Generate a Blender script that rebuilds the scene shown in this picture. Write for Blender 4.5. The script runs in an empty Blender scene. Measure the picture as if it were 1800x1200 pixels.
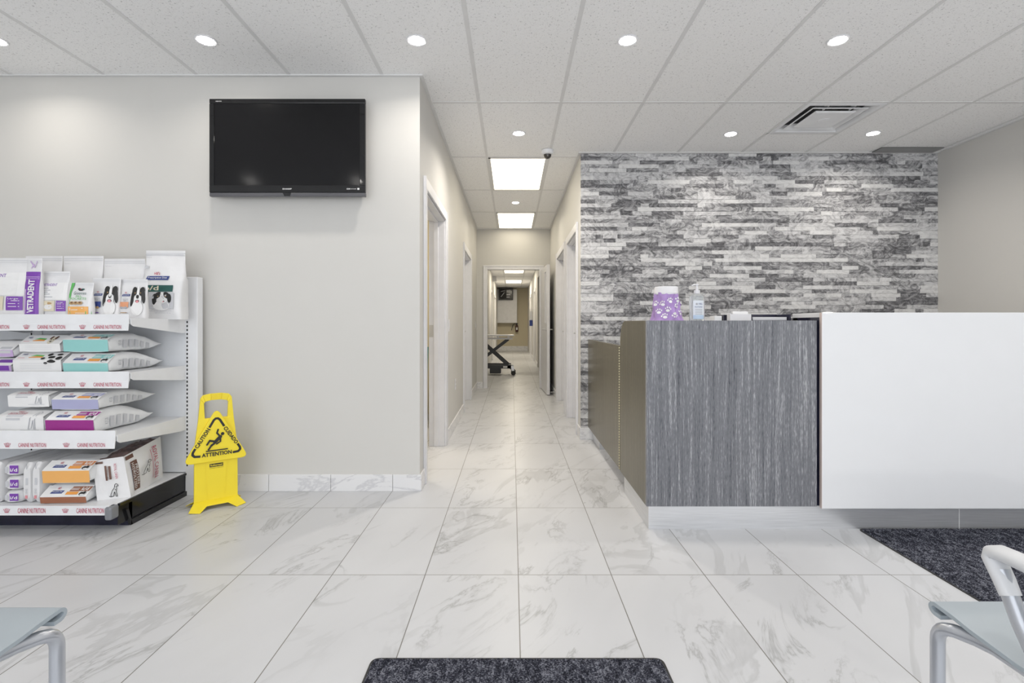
import bpy, bmesh, math, random
from mathutils import Vector, Matrix, noise
R = math.radians
C = bpy.context.scene.collection
random.seed(7)

# ---------------------------------------------------------------- camera, world, light, exposure
F = 890.0; CX = 900.0; CY = 570.0; CH = 1.10; HC = 2.745
cam_d = bpy.data.cameras.new('camera'); cam = bpy.data.objects.new('camera', cam_d); C.objects.link(cam)
cam.location = (0, 0, CH); cam.rotation_euler = (R(90), 0, 0)
cam_d.sensor_width = 36; cam_d.lens = 36*F/1800.0; cam_d.shift_y = -30/1800.0; cam_d.clip_start = 0.05
bpy.context.scene.camera = cam
vs = bpy.context.scene.view_settings
vs.view_transform = 'Standard'; vs.look = 'None'; vs.gamma = 1; vs.use_curve_mapping = False
vs.exposure = 0.23
w = bpy.data.worlds.new('world'); bpy.context.scene.world = w; w.use_nodes = True
w.node_tree.nodes['Background'].inputs[0].default_value = (0.93, 0.96, 1.0, 1)
w.node_tree.nodes['Background'].inputs[1].default_value = 1.45

def area_light(name, loc, rot, sx, sy, power, color, shape='RECTANGLE', spread=180):
    l = bpy.data.lights.new(name, 'AREA'); l.shape = shape; l.size = sx
    if shape == 'RECTANGLE': l.size_y = sy
    l.energy = power; l.color = color; l.spread = R(spread)
    o = bpy.data.objects.new(name, l); C.objects.link(o); o.location = loc; o.rotation_euler = rot
    return o
# daylight through the shop windows behind the camera
area_light('window_daylight', (0, -2.45, 1.15), (R(90), 0, 0), 7.6, 2.0, 42, (0.95, 0.97, 1.0))

def P(px, py, D):
    return Vector(((px-CX)*D/F, D, CH-(py-CY)*D/F))
def PX(px, D): return (px-CX)*D/F
def PZ(py, D): return CH-(py-CY)*D/F

# ---------------------------------------------------------------- materials
def nt(name):
    m = bpy.data.materials.new(name); m.use_nodes = True
    t = m.node_tree; b = t.nodes['Principled BSDF']
    return m, t, b
def N(t, typ, **kw):
    n = t.nodes.new(typ)
    for k, v in kw.items(): setattr(n, k, v)
    return n
def mth(t, op, a, b=None, c=None):
    n = t.nodes.new('ShaderNodeMath'); n.operation = op
    for i, v in enumerate((a, b, c)):
        if v is None: continue
        if isinstance(v, (int, float)): n.inputs[i].default_value = v
        else: t.links.new(v, n.inputs[i])
    return n.outputs[0]
def ramp(t, fac, stops):
    r = t.nodes.new('ShaderNodeValToRGB'); t.links.new(fac, r.inputs[0])
    e = r.color_ramp.elements
    e[0].position = stops[0][0]; e[0].color = (*stops[0][1], 1)
    e[1].position = stops[1][0]; e[1].color = (*stops[1][1], 1)
    for p, c in stops[2:]:
        x = e.new(p); x.color = (*c, 1)
    return r.outputs[0]
def mapping(t, scale=(1, 1, 1), rot=(0, 0, 0), src='Object', loc=(0, 0, 0)):
    tc = t.nodes.new('ShaderNodeTexCoord'); mp = t.nodes.new('ShaderNodeMapping')
    t.links.new(tc.outputs[src], mp.inputs[0])
    mp.inputs['Scale'].default_value = scale; mp.inputs['Rotation'].default_value = rot; mp.inputs['Location'].default_value = loc
    return mp.outputs[0]
def noise_n(t, vec, scale, detail=4, rough=0.5, dist=0.0):
    n = t.nodes.new('ShaderNodeTexNoise'); t.links.new(vec, n.inputs['Vector'])
    n.inputs['Scale'].default_value = scale; n.inputs['Detail'].default_value = detail
    n.inputs['Roughness'].default_value = rough; n.inputs['Distortion'].default_value = dist
    return n.outputs[0]
def bump(t, b, h, strength=0.2, dist=0.01):
    n = t.nodes.new('ShaderNodeBump'); n.inputs['Strength'].default_value = strength; n.inputs['Distance'].default_value = dist
    t.links.new(h, n.inputs['Height']); t.links.new(n.outputs[0], b.inputs['Normal'])
_mc = {}
def mat(name, col, rough=0.5, metal=0.0, spec=0.5, var=0.03, bmp=0.0, bscale=40, coat=0.0, emit=0, trans=0, alpha=1):
    if name in _mc: return _mc[name]
    m, t, b = nt(name)
    v = mapping(t)
    f = noise_n(t, v, 9, 3)
    lo = tuple(max(0, c*(1-var)) for c in col); hi = tuple(min(1, c*(1+var)) for c in col)
    t.links.new(ramp(t, f, [(0.3, lo), (0.7, hi)]), b.inputs['Base Color'])
    b.inputs['Roughness'].default_value = rough; b.inputs['Metallic'].default_value = metal
    b.inputs['Specular IOR Level'].default_value = spec
    b.inputs['Coat Weight'].default_value = coat
    if trans: b.inputs['Transmission Weight'].default_value = trans
    if alpha < 1: b.inputs['Alpha'].default_value = alpha
    if emit:
        b.inputs['Emission Color'].default_value = (*col, 1); b.inputs['Emission Strength'].default_value = emit
    if bmp: bump(t, b, noise_n(t, v, bscale, 3), bmp, 0.004)
    _mc[name] = m
    return m

def mat_floor():
    m, t, b = nt('marble_tile')
    v = mapping(t, loc=(-0.0275, -2.225, 0))
    sep = N(t, 'ShaderNodeSeparateXYZ'); t.links.new(v, sep.inputs[0])
    fx = mth(t, 'DIVIDE', sep.outputs[0], 0.409); fy = mth(t, 'DIVIDE', sep.outputs[1], 0.814)
    ix = mth(t, 'FLOOR', fx); iy = mth(t, 'FLOOR', fy)
    # distance to the nearest joint in metres
    dx = mth(t, 'MULTIPLY', mth(t, 'SUBTRACT', 0.5, mth(t, 'ABSOLUTE', mth(t, 'SUBTRACT', mth(t, 'FRACT', fx), 0.5))), 0.409)
    dy = mth(t, 'MULTIPLY', mth(t, 'SUBTRACT', 0.5, mth(t, 'ABSOLUTE', mth(t, 'SUBTRACT', mth(t, 'FRACT', fy), 0.5))), 0.814)
    d = mth(t, 'MINIMUM', dx, dy)
    gr = mth(t, 'LESS_THAN', d, 0.0019)
    cmb = N(t, 'ShaderNodeCombineXYZ'); t.links.new(ix, cmb.inputs[0]); t.links.new(iy, cmb.inputs[1])
    wn = N(t, 'ShaderNodeTexWhiteNoise', noise_dimensions='3D'); t.links.new(cmb.outputs[0], wn.inputs['Vector'])
    sc = N(t, 'ShaderNodeVectorMath', operation='SCALE'); t.links.new(wn.outputs['Color'], sc.inputs[0]); sc.inputs['Scale'].default_value = 13
    ad = N(t, 'ShaderNodeVectorMath', operation='ADD'); t.links.new(v, ad.inputs[0]); t.links.new(sc.outputs[0], ad.inputs[1])
    mp = N(t, 'ShaderNodeMapping'); t.links.new(ad.outputs[0], mp.inputs[0])
    mp.inputs['Rotation'].default_value = (0, 0, R(-64))
    mp2 = N(t, 'ShaderNodeMapping'); t.links.new(mp.outputs[0], mp2.inputs[0]); mp2.inputs['Scale'].default_value = (0.85, 2.2, 1)
    vv = mp2.outputs[0]
    n1 = noise_n(t, vv, 1.7, 6, 0.62, 0.7)
    a1 = mth(t, 'ABSOLUTE', mth(t, 'SUBTRACT', n1, 0.5))
    thin = ramp(t, a1, [(0.0, (1, 1, 1)), (0.010, (0.35, 0.35, 0.35)), (0.03, (0, 0, 0))])
    n2 = noise_n(t, vv, 1.15, 5, 0.55, 1.0)
    patch = ramp(t, n2, [(0.545, (0, 0, 0)), (0.565, (0.75, 0.75, 0.75)), (0.60, (0.45, 0.45, 0.45)), (0.615, (0.0, 0.0, 0.0))])
    gate = ramp(t, noise_n(t, vv, 1.3, 2), [(0.47, (0, 0, 0)), (0.58, (1, 1, 1))])
    gate2 = ramp(t, noise_n(t, vv, 0.8, 2), [(0.40, (0, 0, 0)), (0.55, (1, 1, 1))])
    vein = mth(t, 'ADD', mth(t, 'MULTIPLY', mth(t, 'MULTIPLY', thin, gate), 0.78), mth(t, 'MULTIPLY', mth(t, 'MULTIPLY', patch, gate2), 0.50))
    base = ramp(t, noise_n(t, vv, 1.5, 4), [(0.3, (0.555, 0.562, 0.58)), (0.7, (0.595, 0.602, 0.62))])
    mx = N(t, 'ShaderNodeMix', data_type='RGBA'); t.links.new(mth(t, 'MINIMUM', vein, 1.0), mx.inputs[0])
    t.links.new(base, mx.inputs[6]); mx.inputs[7].default_value = (0.35, 0.355, 0.36, 1)
    mg = N(t, 'ShaderNodeMix', data_type='RGBA'); t.links.new(gr, mg.inputs[0]); t.links.new(mx.outputs[2], mg.inputs[6])
    mg.inputs[7].default_value = (0.19, 0.185, 0.17, 1)
    t.links.new(mg.outputs[2], b.inputs['Base Color'])
    b.inputs['Roughness'].default_value = 0.33; b.inputs['Specular IOR Level'].default_value = 0.30
    return m
def mat_skirt():
    m, t, b = nt('marble_skirting')
    v = mapping(t, scale=(1.2, 1.2, 2.6), rot=(R(25), R(25), 0))
    a1 = mth(t, 'ABSOLUTE', mth(t, 'SUBTRACT', noise_n(t, v, 1.7, 6, 0.6, 0.7), 0.5))
    t.links.new(ramp(t, a1, [(0.0, (0.62, 0.62, 0.64)), (0.03, (0.78, 0.78, 0.79))]), b.inputs['Base Color'])
    b.inputs['Roughness'].default_value = 0.3; b.inputs['Specular IOR Level'].default_value = 0.4
    return m
def mat_ceiling():
    m, t, b = nt('mineral_fibre_tile')
    v = mapping(t)
    f = noise_n(t, v, 75, 4, 0.6); f2 = noise_n(t, v, 190, 2, 0.6)
    s1 = ramp(t, f, [(0.345, (0.0, 0.0, 0.0)), (0.395, (1, 1, 1))])
    s2 = ramp(t, f2, [(0.29, (0.25, 0.25, 0.25)), (0.40, (1, 1, 1))])
    mm = mth(t, 'MULTIPLY', s1, s2)
    t.links.new(ramp(t, mm, [(0.0, (0.62, 0.62, 0.62)), (1.0, (0.93, 0.93, 0.93))]), b.inputs['Base Color'])
    b.inputs['Roughness'].default_value = 0.95; b.inputs['Specular IOR Level'].default_value = 0.1
    bump(t, b, f, 0.25, 0.004)
    return m
def mat_wall(name, col):
    m, t, b = nt(name)
    v = mapping(t)
    t.links.new(ramp(t, noise_n(t, v, 2.5, 3), [(0.3, tuple(c*0.985 for c in col)), (0.7, col)]), b.inputs['Base Color'])
    b.inputs['Roughness'].default_value = 0.6; b.inputs['Specular IOR Level'].default_value = 0.25
    bump(t, b, noise_n(t, v, 260, 2), 0.06, 0.002)
    return m
def mat_wood(name, dark, mid, light, rough=0.35):
    m, t, b = nt(name)
    v1 = mapping(t, scale=(1, 1, 0.018)); v2 = mapping(t, scale=(1, 1, 0.10))
    wob = noise_n(t, mapping(t, scale=(1, 1, 0.25)), 2.2, 3)
    av = N(t, 'ShaderNodeVectorMath', operation='ADD'); t.links.new(v1, av.inputs[0])
    cb = N(t, 'ShaderNodeCombineXYZ'); t.links.new(mth(t, 'MULTIPLY', wob, 0.06), cb.inputs[0]); t.links.new(mth(t, 'MULTIPLY', wob, 0.06), cb.inputs[1])
    t.links.new(cb.outputs[0], av.inputs[1])
    g1 = noise_n(t, av.outputs[0], 110, 4, 0.75); g2 = noise_n(t, v2, 300, 2, 0.6); g3 = noise_n(t, av.outputs[0], 20, 2)
    s = mth(t, 'ADD', mth(t, 'ADD', mth(t, 'MULTIPLY', g1, 0.47), mth(t, 'MULTIPLY', g2, 0.33)), mth(t, 'MULTIPLY', g3, 0.20))
    t.links.new(ramp(t, s, [(0.38, dark), (0.47, mid), (0.52, mid), (0.62, light)]), b.inputs['Base Color'])
    b.inputs['Roughness'].default_value = rough; b.inputs['Specular IOR Level'].default_value = 0.35
    return m
def mat_stone(name, c0, c1, c2, rough=0.7):
    m, t, b = nt(name)
    v = mapping(t, scale=(1, 1, 1.7))
    n = noise_n(t, v, 8, 9, 0.74, 2.6)
    t.links.new(ramp(t, n, [(0.40, c0), (0.49, c1), (0.60, c2)]), b.inputs['Base Color'])
    b.inputs['Roughness'].default_value = rough; b.inputs['Specular IOR Level'].default_value = 0.3
    bump(t, b, n, 0.5, 0.006)
    return m
def mat_carpet():
    m, t, b = nt('ribbed_mat_pile')
    v = mapping(t)
    n = noise_n(t, v, 170, 3, 0.7); n2 = noise_n(t, mapping(t, scale=(1, 0.5, 1)), 60, 2)
    s = mth(t, 'ADD', mth(t, 'MULTIPLY', n, 0.7), mth(t, 'MULTIPLY', n2, 0.3))
    t.links.new(ramp(t, s, [(0.42, (0.018, 0.019, 0.026)), (0.51, (0.06, 0.063, 0.085)), (0.60, (0.24, 0.25, 0.29))]), b.inputs['Base Color'])
    b.inputs['Roughness'].default_value = 1; b.inputs['Specular IOR Level'].default_value = 0.05
    bump(t, b, s, 1.0, 0.01)
    return m
def mat_brushed(name, col, rough=0.3, axis='x'):
    m, t, b = nt(name)
    v = mapping(t, scale=(0.8, 0.8, 60))
    n = noise_n(t, v, 6, 3)
    t.links.new(ramp(t, n, [(0.35, tuple(c*0.85 for c in col)), (0.65, col)]), b.inputs['Base Color'])
    b.inputs['Metallic'].default_value = 0.85; b.inputs['Roughness'].default_value = rough
    return m

M_floor = mat_floor(); M_skirt = mat_skirt(); M_ceil = mat_ceiling()
M_wall = mat_wall('warm_white_paint', (0.645, 0.635, 0.61))
M_hall = M_wall
M_trim = mat('white_gloss_trim', (0.76, 0.76, 0.785), 0.35)
M_grid = mat('ceiling_grid_white', (0.74, 0.74, 0.74), 0.5)
M_wood = mat_wood('grey_wood_laminate', (0.060, 0.064, 0.078), (0.175, 0.180, 0.198), (0.46, 0.465, 0.485))
M_wood2 = mat_wood('side_wood_brown', (0.055, 0.050, 0.034), (0.112, 0.100, 0.070), (0.20, 0.180, 0.130), 0.28)  # desk side and gate: wood grain in a browner tone than the front
M_carpet = mat_carpet()
M_alu = mat_brushed('brushed_aluminium', (0.80, 0.81, 0.83), 0.38)
M_gloss = mat('white_gloss_panel', (0.80, 0.81, 0.83), 0.10, coat=0.4, var=0.005)
M_white = mat('white_powder_coat', (0.82, 0.83, 0.85), 0.35)
M_backp = mat('grey_back_panel', (0.80, 0.82, 0.85), 0.45)
M_black = mat('black_gloss', (0.012, 0.012, 0.014), 0.15)
M_navy = mat('dark_desk_shade', (0.020, 0.020, 0.040), 0.12, var=0.3)
M_screen = mat('tv_screen', (0.006, 0.006, 0.007), 0.12, spec=0.30)
M_tvbez = mat('tv_bezel', (0.008, 0.008, 0.009), 0.05)
M_yel = mat('yellow_plastic', (0.90, 0.72, 0.035), 0.4, var=0.02)
M_ink = mat('black_ink', (0.02, 0.02, 0.02), 0.5)
M_bag = mat('white_film_bag', (0.80, 0.80, 0.81), 0.28, bmp=0.5, bscale=14, var=0.04)
M_bagg = mat('grey_white_gusset', (0.88, 0.89, 0.90), 0.3, bmp=0.5, bscale=14, var=0.05)
M_red = mat('dark_red_print', (0.50, 0.03, 0.09), 0.4)
M_blue = mat('navy_print', (0.035, 0.06, 0.24), 0.4)
M_pwhite = mat('white_print', (0.85, 0.85, 0.85), 0.4)
M_pgrey = mat('grey_reflection', (0.42, 0.43, 0.47), 0.5)
M_lgrey = mat('pale_grey_reflection', (0.60, 0.61, 0.64), 0.5)
M_orange = mat('orange_print', (0.85, 0.36, 0.08), 0.4)
M_orangep = mat('orange_film', (0.88, 0.46, 0.14), 0.35, bmp=0.3, bscale=15)
M_brownp = mat('brown_film', (0.36, 0.15, 0.085), 0.35, bmp=0.3, bscale=15)
M_teal = mat('teal_film', (0.30, 0.62, 0.60), 0.35, bmp=0.3, bscale=15)
M_lav = mat('lavender_film', (0.42, 0.43, 0.64), 0.35, bmp=0.3, bscale=15)
M_mag = mat('magenta_film', (0.34, 0.03, 0.26), 0.35, bmp=0.3, bscale=15)
M_purp = mat('purple_print', (0.21, 0.06, 0.42), 0.4)
M_lpurp = mat('pale_purple_film', (0.55, 0.40, 0.66), 0.35, bmp=0.3)
M_green = mat('green_print', (0.13, 0.50, 0.13), 0.4)
M_dgreen = mat('dark_green_print', (0.02, 0.10, 0.09), 0.4)
M_tan = mat('tan_print', (0.50, 0.33, 0.16), 0.5)
M_cream = mat('cream_chew', (0.76, 0.70, 0.55), 0.4)
M_pink = mat('pink_print', (0.75, 0.30, 0.33), 0.5)
M_brown = mat('brown_print', (0.14, 0.065, 0.045), 0.5)
M_steel = mat('satin_steel', (0.60, 0.60, 0.60), 0.28, metal=0.9)
M_chairp = mat('grey_blue_plastic', (0.36, 0.41, 0.45), 0.38, var=0.01)
M_chairt = mat('silver_painted_tube', (0.50, 0.52, 0.56), 0.28, metal=0.55, var=0.01)
M_armp = mat('pale_grey_plastic', (0.64, 0.65, 0.67), 0.4, var=0.01)
M_warm = mat('lit_diffuser', (1.0, 0.91, 0.73), 0.5, emit=3.2, var=0)
M_lamp = mat('lit_lamp', (1.0, 0.97, 0.92), 0.5, emit=32, var=0)
M_dark = mat('dark_grey_metal', (0.035, 0.037, 0.042), 0.4)
M_rubber = mat('rubber', (0.03, 0.03, 0.03), 0.7)

# ---------------------------------------------------------------- mesh helpers
class MB:
    def __init__(s): s.v = []; s.f = []; s.m = []
    def add(s, vs, fs, mi=0):
        o = len(s.v); s.v += [tuple(p) for p in vs]
        for f in fs: s.f.append(tuple(o+i for i in f)); s.m.append(mi)
        return s
    def box(s, x0, x1, y0, y1, z0, z1, mi=0):
        x0, x1 = min(x0, x1), max(x0, x1); y0, y1 = min(y0, y1), max(y0, y1); z0, z1 = min(z0, z1), max(z0, z1)
        return s.add([(x0,y0,z0),(x1,y0,z0),(x1,y1,z0),(x0,y1,z0),(x0,y0,z1),(x1,y0,z1),(x1,y1,z1),(x0,y1,z1)],
              [(0,3,2,1),(4,5,6,7),(0,1,5,4),(1,2,6,5),(2,3,7,6),(3,0,4,7)], mi)
    def prism(s, pts, axis, a0, a1, mi=0):
        """closed 2-D outline extruded along an axis: 'y' -> pts are (x,z); 'x' -> (y,z); 'z' -> (x,y)"""
        def q(p, a):
            return {'y': (p[0], a, p[1]), 'x': (a, p[0], p[1]), 'z': (p[0], p[1], a)}[axis]
        n = len(pts); vs = [q(p, a0) for p in pts]+[q(p, a1) for p in pts]
        fs = [tuple(range(n))[::-1], tuple(range(n, 2*n))]+[(i, (i+1) % n, n+(i+1) % n, n+i) for i in range(n)]
        return s.add(vs, fs, mi)
    def tube(s, path, r, seg=12, mi=0, ry=None, cap=True):
        path = [Vector(p) for p in path]; n = len(path); rings = []
        up = None
        for i, p in enumerate(path):
            d = (path[min(i+1, n-1)]-path[max(i-1, 0)]).normalized()
            if up is None:
                up = Vector((0, 0, 1)) if abs(d.z) < 0.9 else Vector((1, 0, 0))
            a = d.cross(up).normalized(); up = a.cross(d).normalized()
            rr = r[i] if isinstance(r, (list, tuple)) else r
            r2 = rr if ry is None else ry
            rings.append([p+a*math.cos(2*math.pi*k/seg)*rr+up*math.sin(2*math.pi*k/seg)*r2 for k in range(seg)])
        vs = [q for ring in rings for q in ring]; fs = []
        for i in range(n-1):
            for k in range(seg):
                fs.append((i*seg+k, i*seg+(k+1) % seg, (i+1)*seg+(k+1) % seg, (i+1)*seg+k))
        if cap: fs.append(tuple(range(seg))[::-1]); fs.append(tuple((n-1)*seg+k for k in range(seg)))
        return s.add(vs, fs, mi)
    def lathe(s, prof, cx, cy, seg=32, mi=0, axis='z', cz=0, sy=1.0):
        """prof = [(r, h)]; axis z at (cx,cy); axis y: centre (cx, cz), h along y"""
        vs = []; n = len(prof)
        for r, h in prof:
            for k in range(seg):
                a = 2*math.pi*k/seg
                if axis == 'z': vs.append((cx+r*math.cos(a), cy+r*math.sin(a)*sy, h))
                elif axis == 'y': vs.append((cx+r*math.cos(a), h, cz+r*math.sin(a)))
                else: vs.append((h, cy+r*math.cos(a), cz+r*math.sin(a)))
        fs = []
        for i in range(n-1):
            for k in range(seg): fs.append((i*seg+k, i*seg+(k+1) % seg, (i+1)*seg+(k+1) % seg, (i+1)*seg+k))
        fs.append(tuple(range(seg))[::-1]); fs.append(tuple((n-1)*seg+k for k in range(seg)))
        return s.add(vs, fs, mi)
    def build(s, name, mats, parent=None, smooth=False, bevel=0, kind=None, seg=2, sub=0):
        me = bpy.data.meshes.new(name); me.from_pydata(s.v, [], s.f); me.validate()
        for m in (mats if isinstance(mats, (list, tuple)) else [mats]): me.materials.append(m)
        if len(me.polygons) == len(s.m):
            me.polygons.foreach_set('material_index', s.m)
        bm = bmesh.new(); bm.from_mesh(me); bmesh.ops.recalc_face_normals(bm, faces=bm.faces); bm.to_mesh(me); bm.free()
        if smooth:
            me.shade_smooth()
            try: me.set_sharp_from_angle(angle=R(38))
            except Exception: pass
        o = bpy.data.objects.new(name, me); C.objects.link(o)
        if parent: o.parent = parent
        if bevel:
            b = o.modifiers.new('bevel', 'BEVEL'); b.width = bevel; b.segments = seg; b.limit_method = 'ANGLE'
        if sub:
            b = o.modifiers.new('sub', 'SUBSURF'); b.levels = sub; b.render_levels = sub
        if kind: o['kind'] = kind
        return o
def tag(o, label, cat, group=None, kind=None):
    o['label'] = label; o['category'] = cat
    if group: o['group'] = group
    if kind: o['kind'] = kind
    return o
def empty(name, loc=(0, 0, 0), rz=0):
    o = bpy.data.objects.new(name, None); C.objects.link(o); o.empty_display_size = 0.05
    o.location = loc; o.rotation_euler = (0, 0, rz)
    return o
def struct(name, mb, m, **k):
    return mb.build(name, m, kind='structure', **k)
def copy_tree(o, parent=None):
    c = o.copy(); C.objects.link(c); c.parent = parent
    for ch in list(o.children): copy_tree(ch, c)
    return c
def arc(c, r, a0, a1, n, plane='yz', x=0):
    out = []
    for i in range(n+1):
        a = R(a0+(a1-a0)*i/n)
        u = c[0]+r*math.cos(a); v = c[1]+r*math.sin(a)
        out.append((x, u, v) if plane == 'yz' else ((u, x, v) if plane == 'xz' else (u, v, x)))
    return out

# text outlines
_tc = {}
def text_mesh(s, weight=0.0):
    key = (s, weight)
    if key not in _tc:
        cu = bpy.data.curves.new('t', 'FONT'); cu.body = s; cu.size = 1; cu.resolution_u = 2; cu.offset = weight
        ob = bpy.data.objects.new('t', cu); me = bpy.data.meshes.new_from_object(ob)
        vs = [(v.co.x, v.co.y) for v in me.vertices]; fs = [tuple(p.vertices) for p in me.polygons]
        xs = [v[0] for v in vs]; ys = [v[1] for v in vs]
        x0, x1, y0, y1 = min(xs), max(xs), min(ys), max(ys)
        vs = [((x-x0)/(x1-x0), (y-y0)/(y1-y0)) for x, y in vs]
        _tc[key] = (vs, fs, (x1-x0)/(y1-y0))
        bpy.data.objects.remove(ob); bpy.data.meshes.remove(me); bpy.data.curves.remove(cu)
    return _tc[key]
class Print:
    """flat printing laid on a surface: fn(u, v, lift) gives the 3-D point"""
    def __init__(s, fn): s.fn = fn; s.mb = MB(); s.mats = []; s.k = 0.0
    def mi(s, m):
        if m not in s.mats: s.mats.append(m)
        return s.mats.index(m)
    def rect(s, u0, v0, u1, v1, m, nu=4, nv=4, skew=0.0):
        s.k += 0.00012
        vs = []; fs = []
        for j in range(nv+1):
            for i in range(nu+1):
                a = i/nu; b = j/nv
                vs.append(s.fn(u0+(u1-u0)*a+skew*b, v0+(v1-v0)*b, s.k))
        for j in range(nv):
            for i in range(nu):
                o = j*(nu+1)+i; fs.append((o, o+1, o+nu+2, o+nu+1))
        s.mb.add(vs, fs, s.mi(m)); return s
    def poly(s, pts, m):
        s.k += 0.00012
        s.mb.add([s.fn(u, v, s.k) for u, v in pts], [tuple(range(len(pts)))], s.mi(m)); return s
    def ell(s, u, v, ru, rv, m, n=14, rot=0):
        c, d = math.cos(R(rot)), math.sin(R(rot))
        return s.poly([(u+ru*math.cos(2*math.pi*i/n)*c-rv*math.sin(2*math.pi*i/n)*d, v+ru*math.cos(2*math.pi*i/n)*d+rv*math.sin(2*math.pi*i/n)*c) for i in range(n)], m)
    def line(s, u0, v0, u1, v1, wd, m):
        L = math.hypot(u1-u0, v1-v0) or 1; nx, ny = -(v1-v0)/L*wd/2, (u1-u0)/L*wd/2
        return s.poly([(u0+nx, v0+ny), (u0-nx, v0-ny), (u1-nx, v1-ny), (u1+nx, v1+ny)], m)
    def text(s, t, u0, v0, u1, v1, m, weight=0.0, rot=0):
        """fit the text in the box; rot 90 reads upwards, -90 downwards"""
        s.k += 0.0007
        vs, fs, asp = text_mesh(t, weight)
        out = []
        for x, y in vs:
            if rot == 90: p = (u1-(u1-u0)*y, v0+(v1-v0)*x)
            elif rot == -90: p = (u0+(u1-u0)*y, v1-(v1-v0)*x)
            else: p = (u0+(u1-u0)*x, v0+(v1-v0)*y)
            out.append(s.fn(p[0], p[1], s.k))
        s.mb.add(out, fs, s.mi(m)); return s
    def text_dir(s, t, cu, cv, length, height, ang, m, weight=0.0):
        s.k += 0.00012
        vs, fs, asp = text_mesh(t, weight); c, d = math.cos(R(ang)), math.sin(R(ang)); out = []
        for x, y in vs:
            a = (x-0.5)*length; b = (y-0.5)*height
            out.append(s.fn(cu+a*c-b*d, cv+a*d+b*c, s.k))
        s.mb.add(out, fs, s.mi(m)); return s
    def crown(s, u, v, sz, m):
        for i in range(-2, 3):
            s.line(u+i*sz*0.13, v-sz*0.22, u+i*sz*0.23, v+sz*(0.28-0.05*abs(i)), sz*0.06, m)
            s.ell(u+i*sz*0.23, v+sz*(0.32-0.06*abs(i)), sz*0.06, sz*0.06, m, 8)
        s.line(u-sz*0.28, v-sz*0.26, u+sz*0.28, v-sz*0.26, sz*0.07, m); return s
    def sketch_dog(s, u, v, sz, m, wd=0.03):
        """outline drawing of a sitting dog"""
        P_ = [(-.35,-.45),(-.1,-.42),(.05,-.1),(.1,-.45),(.22,-.45),(.2,-.1),(.28,.12),(.3,.3),(.46,.3),(.44,.4),(.3,.48),(.18,.42),(.1,.2),(-.15,-.02),(-.32,-.28),(-.35,-.45)]
        for a, b in zip(P_, P_[1:]): s.line(u+a[0]*sz, v+a[1]*sz, u+b[0]*sz, v+b[1]*sz, sz*wd, m)
        for a, b in (((.18,.42),(.16,.26)), ((-.05,-.3),(.02,-.12)), ((-.35,-.45),(-.5,-.38)), ((.12,.1),(.2,.02))):
            s.line(u+a[0]*sz, v+a[1]*sz, u+b[0]*sz, v+b[1]*sz, sz*wd, m)
        return s
    def face_dog(s, u, v, sx, sy, dark=None):
        dark = dark or M_ink
        s.ell(u-0.02*sx, v-0.36*sy, 0.40*sx, 0.30*sy, M_pwhite)
        s.ell(u-0.36*sx, v+0.02*sy, 0.12*sx, 0.34*sy, dark, rot=-6); s.ell(u+0.37*sx, v+0.08*sy, 0.10*sx, 0.28*sy, dark, rot=8)
        s.ell(u-0.22*sx, v+0.26*sy, 0.19*sx, 0.18*sy, dark, rot=20); s.ell(u+0.24*sx, v+0.26*sy, 0.18*sx, 0.18*sy, dark, rot=-20)
        s.ell(u, v+0.22*sy, 0.09*sx, 0.26*sy, M_pwhite); s.ell(u, v-0.04*sy, 0.27*sx, 0.20*sy, M_pwhite)
        s.ell(u, v+0.06*sy, 0.10*sx, 0.075*sy, M_ink); s.ell(u, v-0.11*sy, 0.15*sx, 0.055*sy, M_ink); s.ell(u, v-0.12*sy, 0.11*sx, 0.05*sy, M_pink)
        s.ell(u-0.19*sx, v+0.20*sy, 0.035*sx, 0.025*sy, M_tan); s.ell(u+0.19*sx, v+0.20*sy, 0.035*sx, 0.025*sy, M_tan)
        return s
    def badge(s, u0, v0, u1, v1, t='Prescription Diet', m=None):
        s.rect(u0, v0, u1, v1, m or M_blue, 2, 1, skew=(u1-u0)*0.06)
        s.text(t, u0+(u1-u0)*.10, v0+(v1-v0)*.25, u1-(u1-u0)*.05, v1-(v1-v0)*.2, M_pwhite, 0.01)
        s.text("Hill's", u0+(u1-u0)*.36, v1+(v1-v0)*.3, u0+(u1-u0)*.62, v1+(v1-v0)*1.1, M_red if m is None else M_blue, 0.01)
        return s
    def build(s, name, parent):
        return s.mb.build(name, s.mats, parent)

# ---------------------------------------------------------------- the setting
XL, XR = -0.61, 0.66          # hall walls
YT, YS, YE = 3.35, 4.857, 8.73  # tv wall, stone wall, hall end wall
XRW, XLW, YB = 4.08, -4.20, -2.5
YF = 21.1                      # far end of back corridor
HB = 2.62                      # back corridor ceiling

struct('floor', MB().box(-7, 7, YB, YF+0.3, -0.05, 0), M_floor)
# ceiling of waiting room and first hall
cb = MB(); hx0, hx1, hy0, hy1 = 2.496-0.265, 2.496+0.265, 4.055-0.265, 4.055+0.265
cb.box(XLW-0.2, hx0, YB, YE+0.12, HC, HC+0.05); cb.box(hx1, XRW+0.2, YB, YE+0.12, HC, HC+0.05)
cb.box(hx0, hx1, YB, hy0, HC, HC+0.05); cb.box(hx0, hx1, hy1, YE+0.12, HC, HC+0.05)
struct('ceiling', cb, M_ceil)
g = MB(); T = 0.012; zt = HC-0.003
gx = [-0.2465+0.6096*k for k in range(-7, 8)]; gy = [3.751+1.2192*k for k in range(-5, 5)]
for x in gx:
    if x < XLW or x > XRW: continue
    ye = YE if XL < x < XR else (YT if x < 0 else YS)
    g.box(x-T, x+T, YB, ye, zt, HC+0.001)
for y in gy:
    x0 = XLW if y < YT else XL; x1 = XRW if y < YS else XR
    g.box(x0, x1, y-T, y+T, zt-0.0005, HC+0.001)
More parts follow.
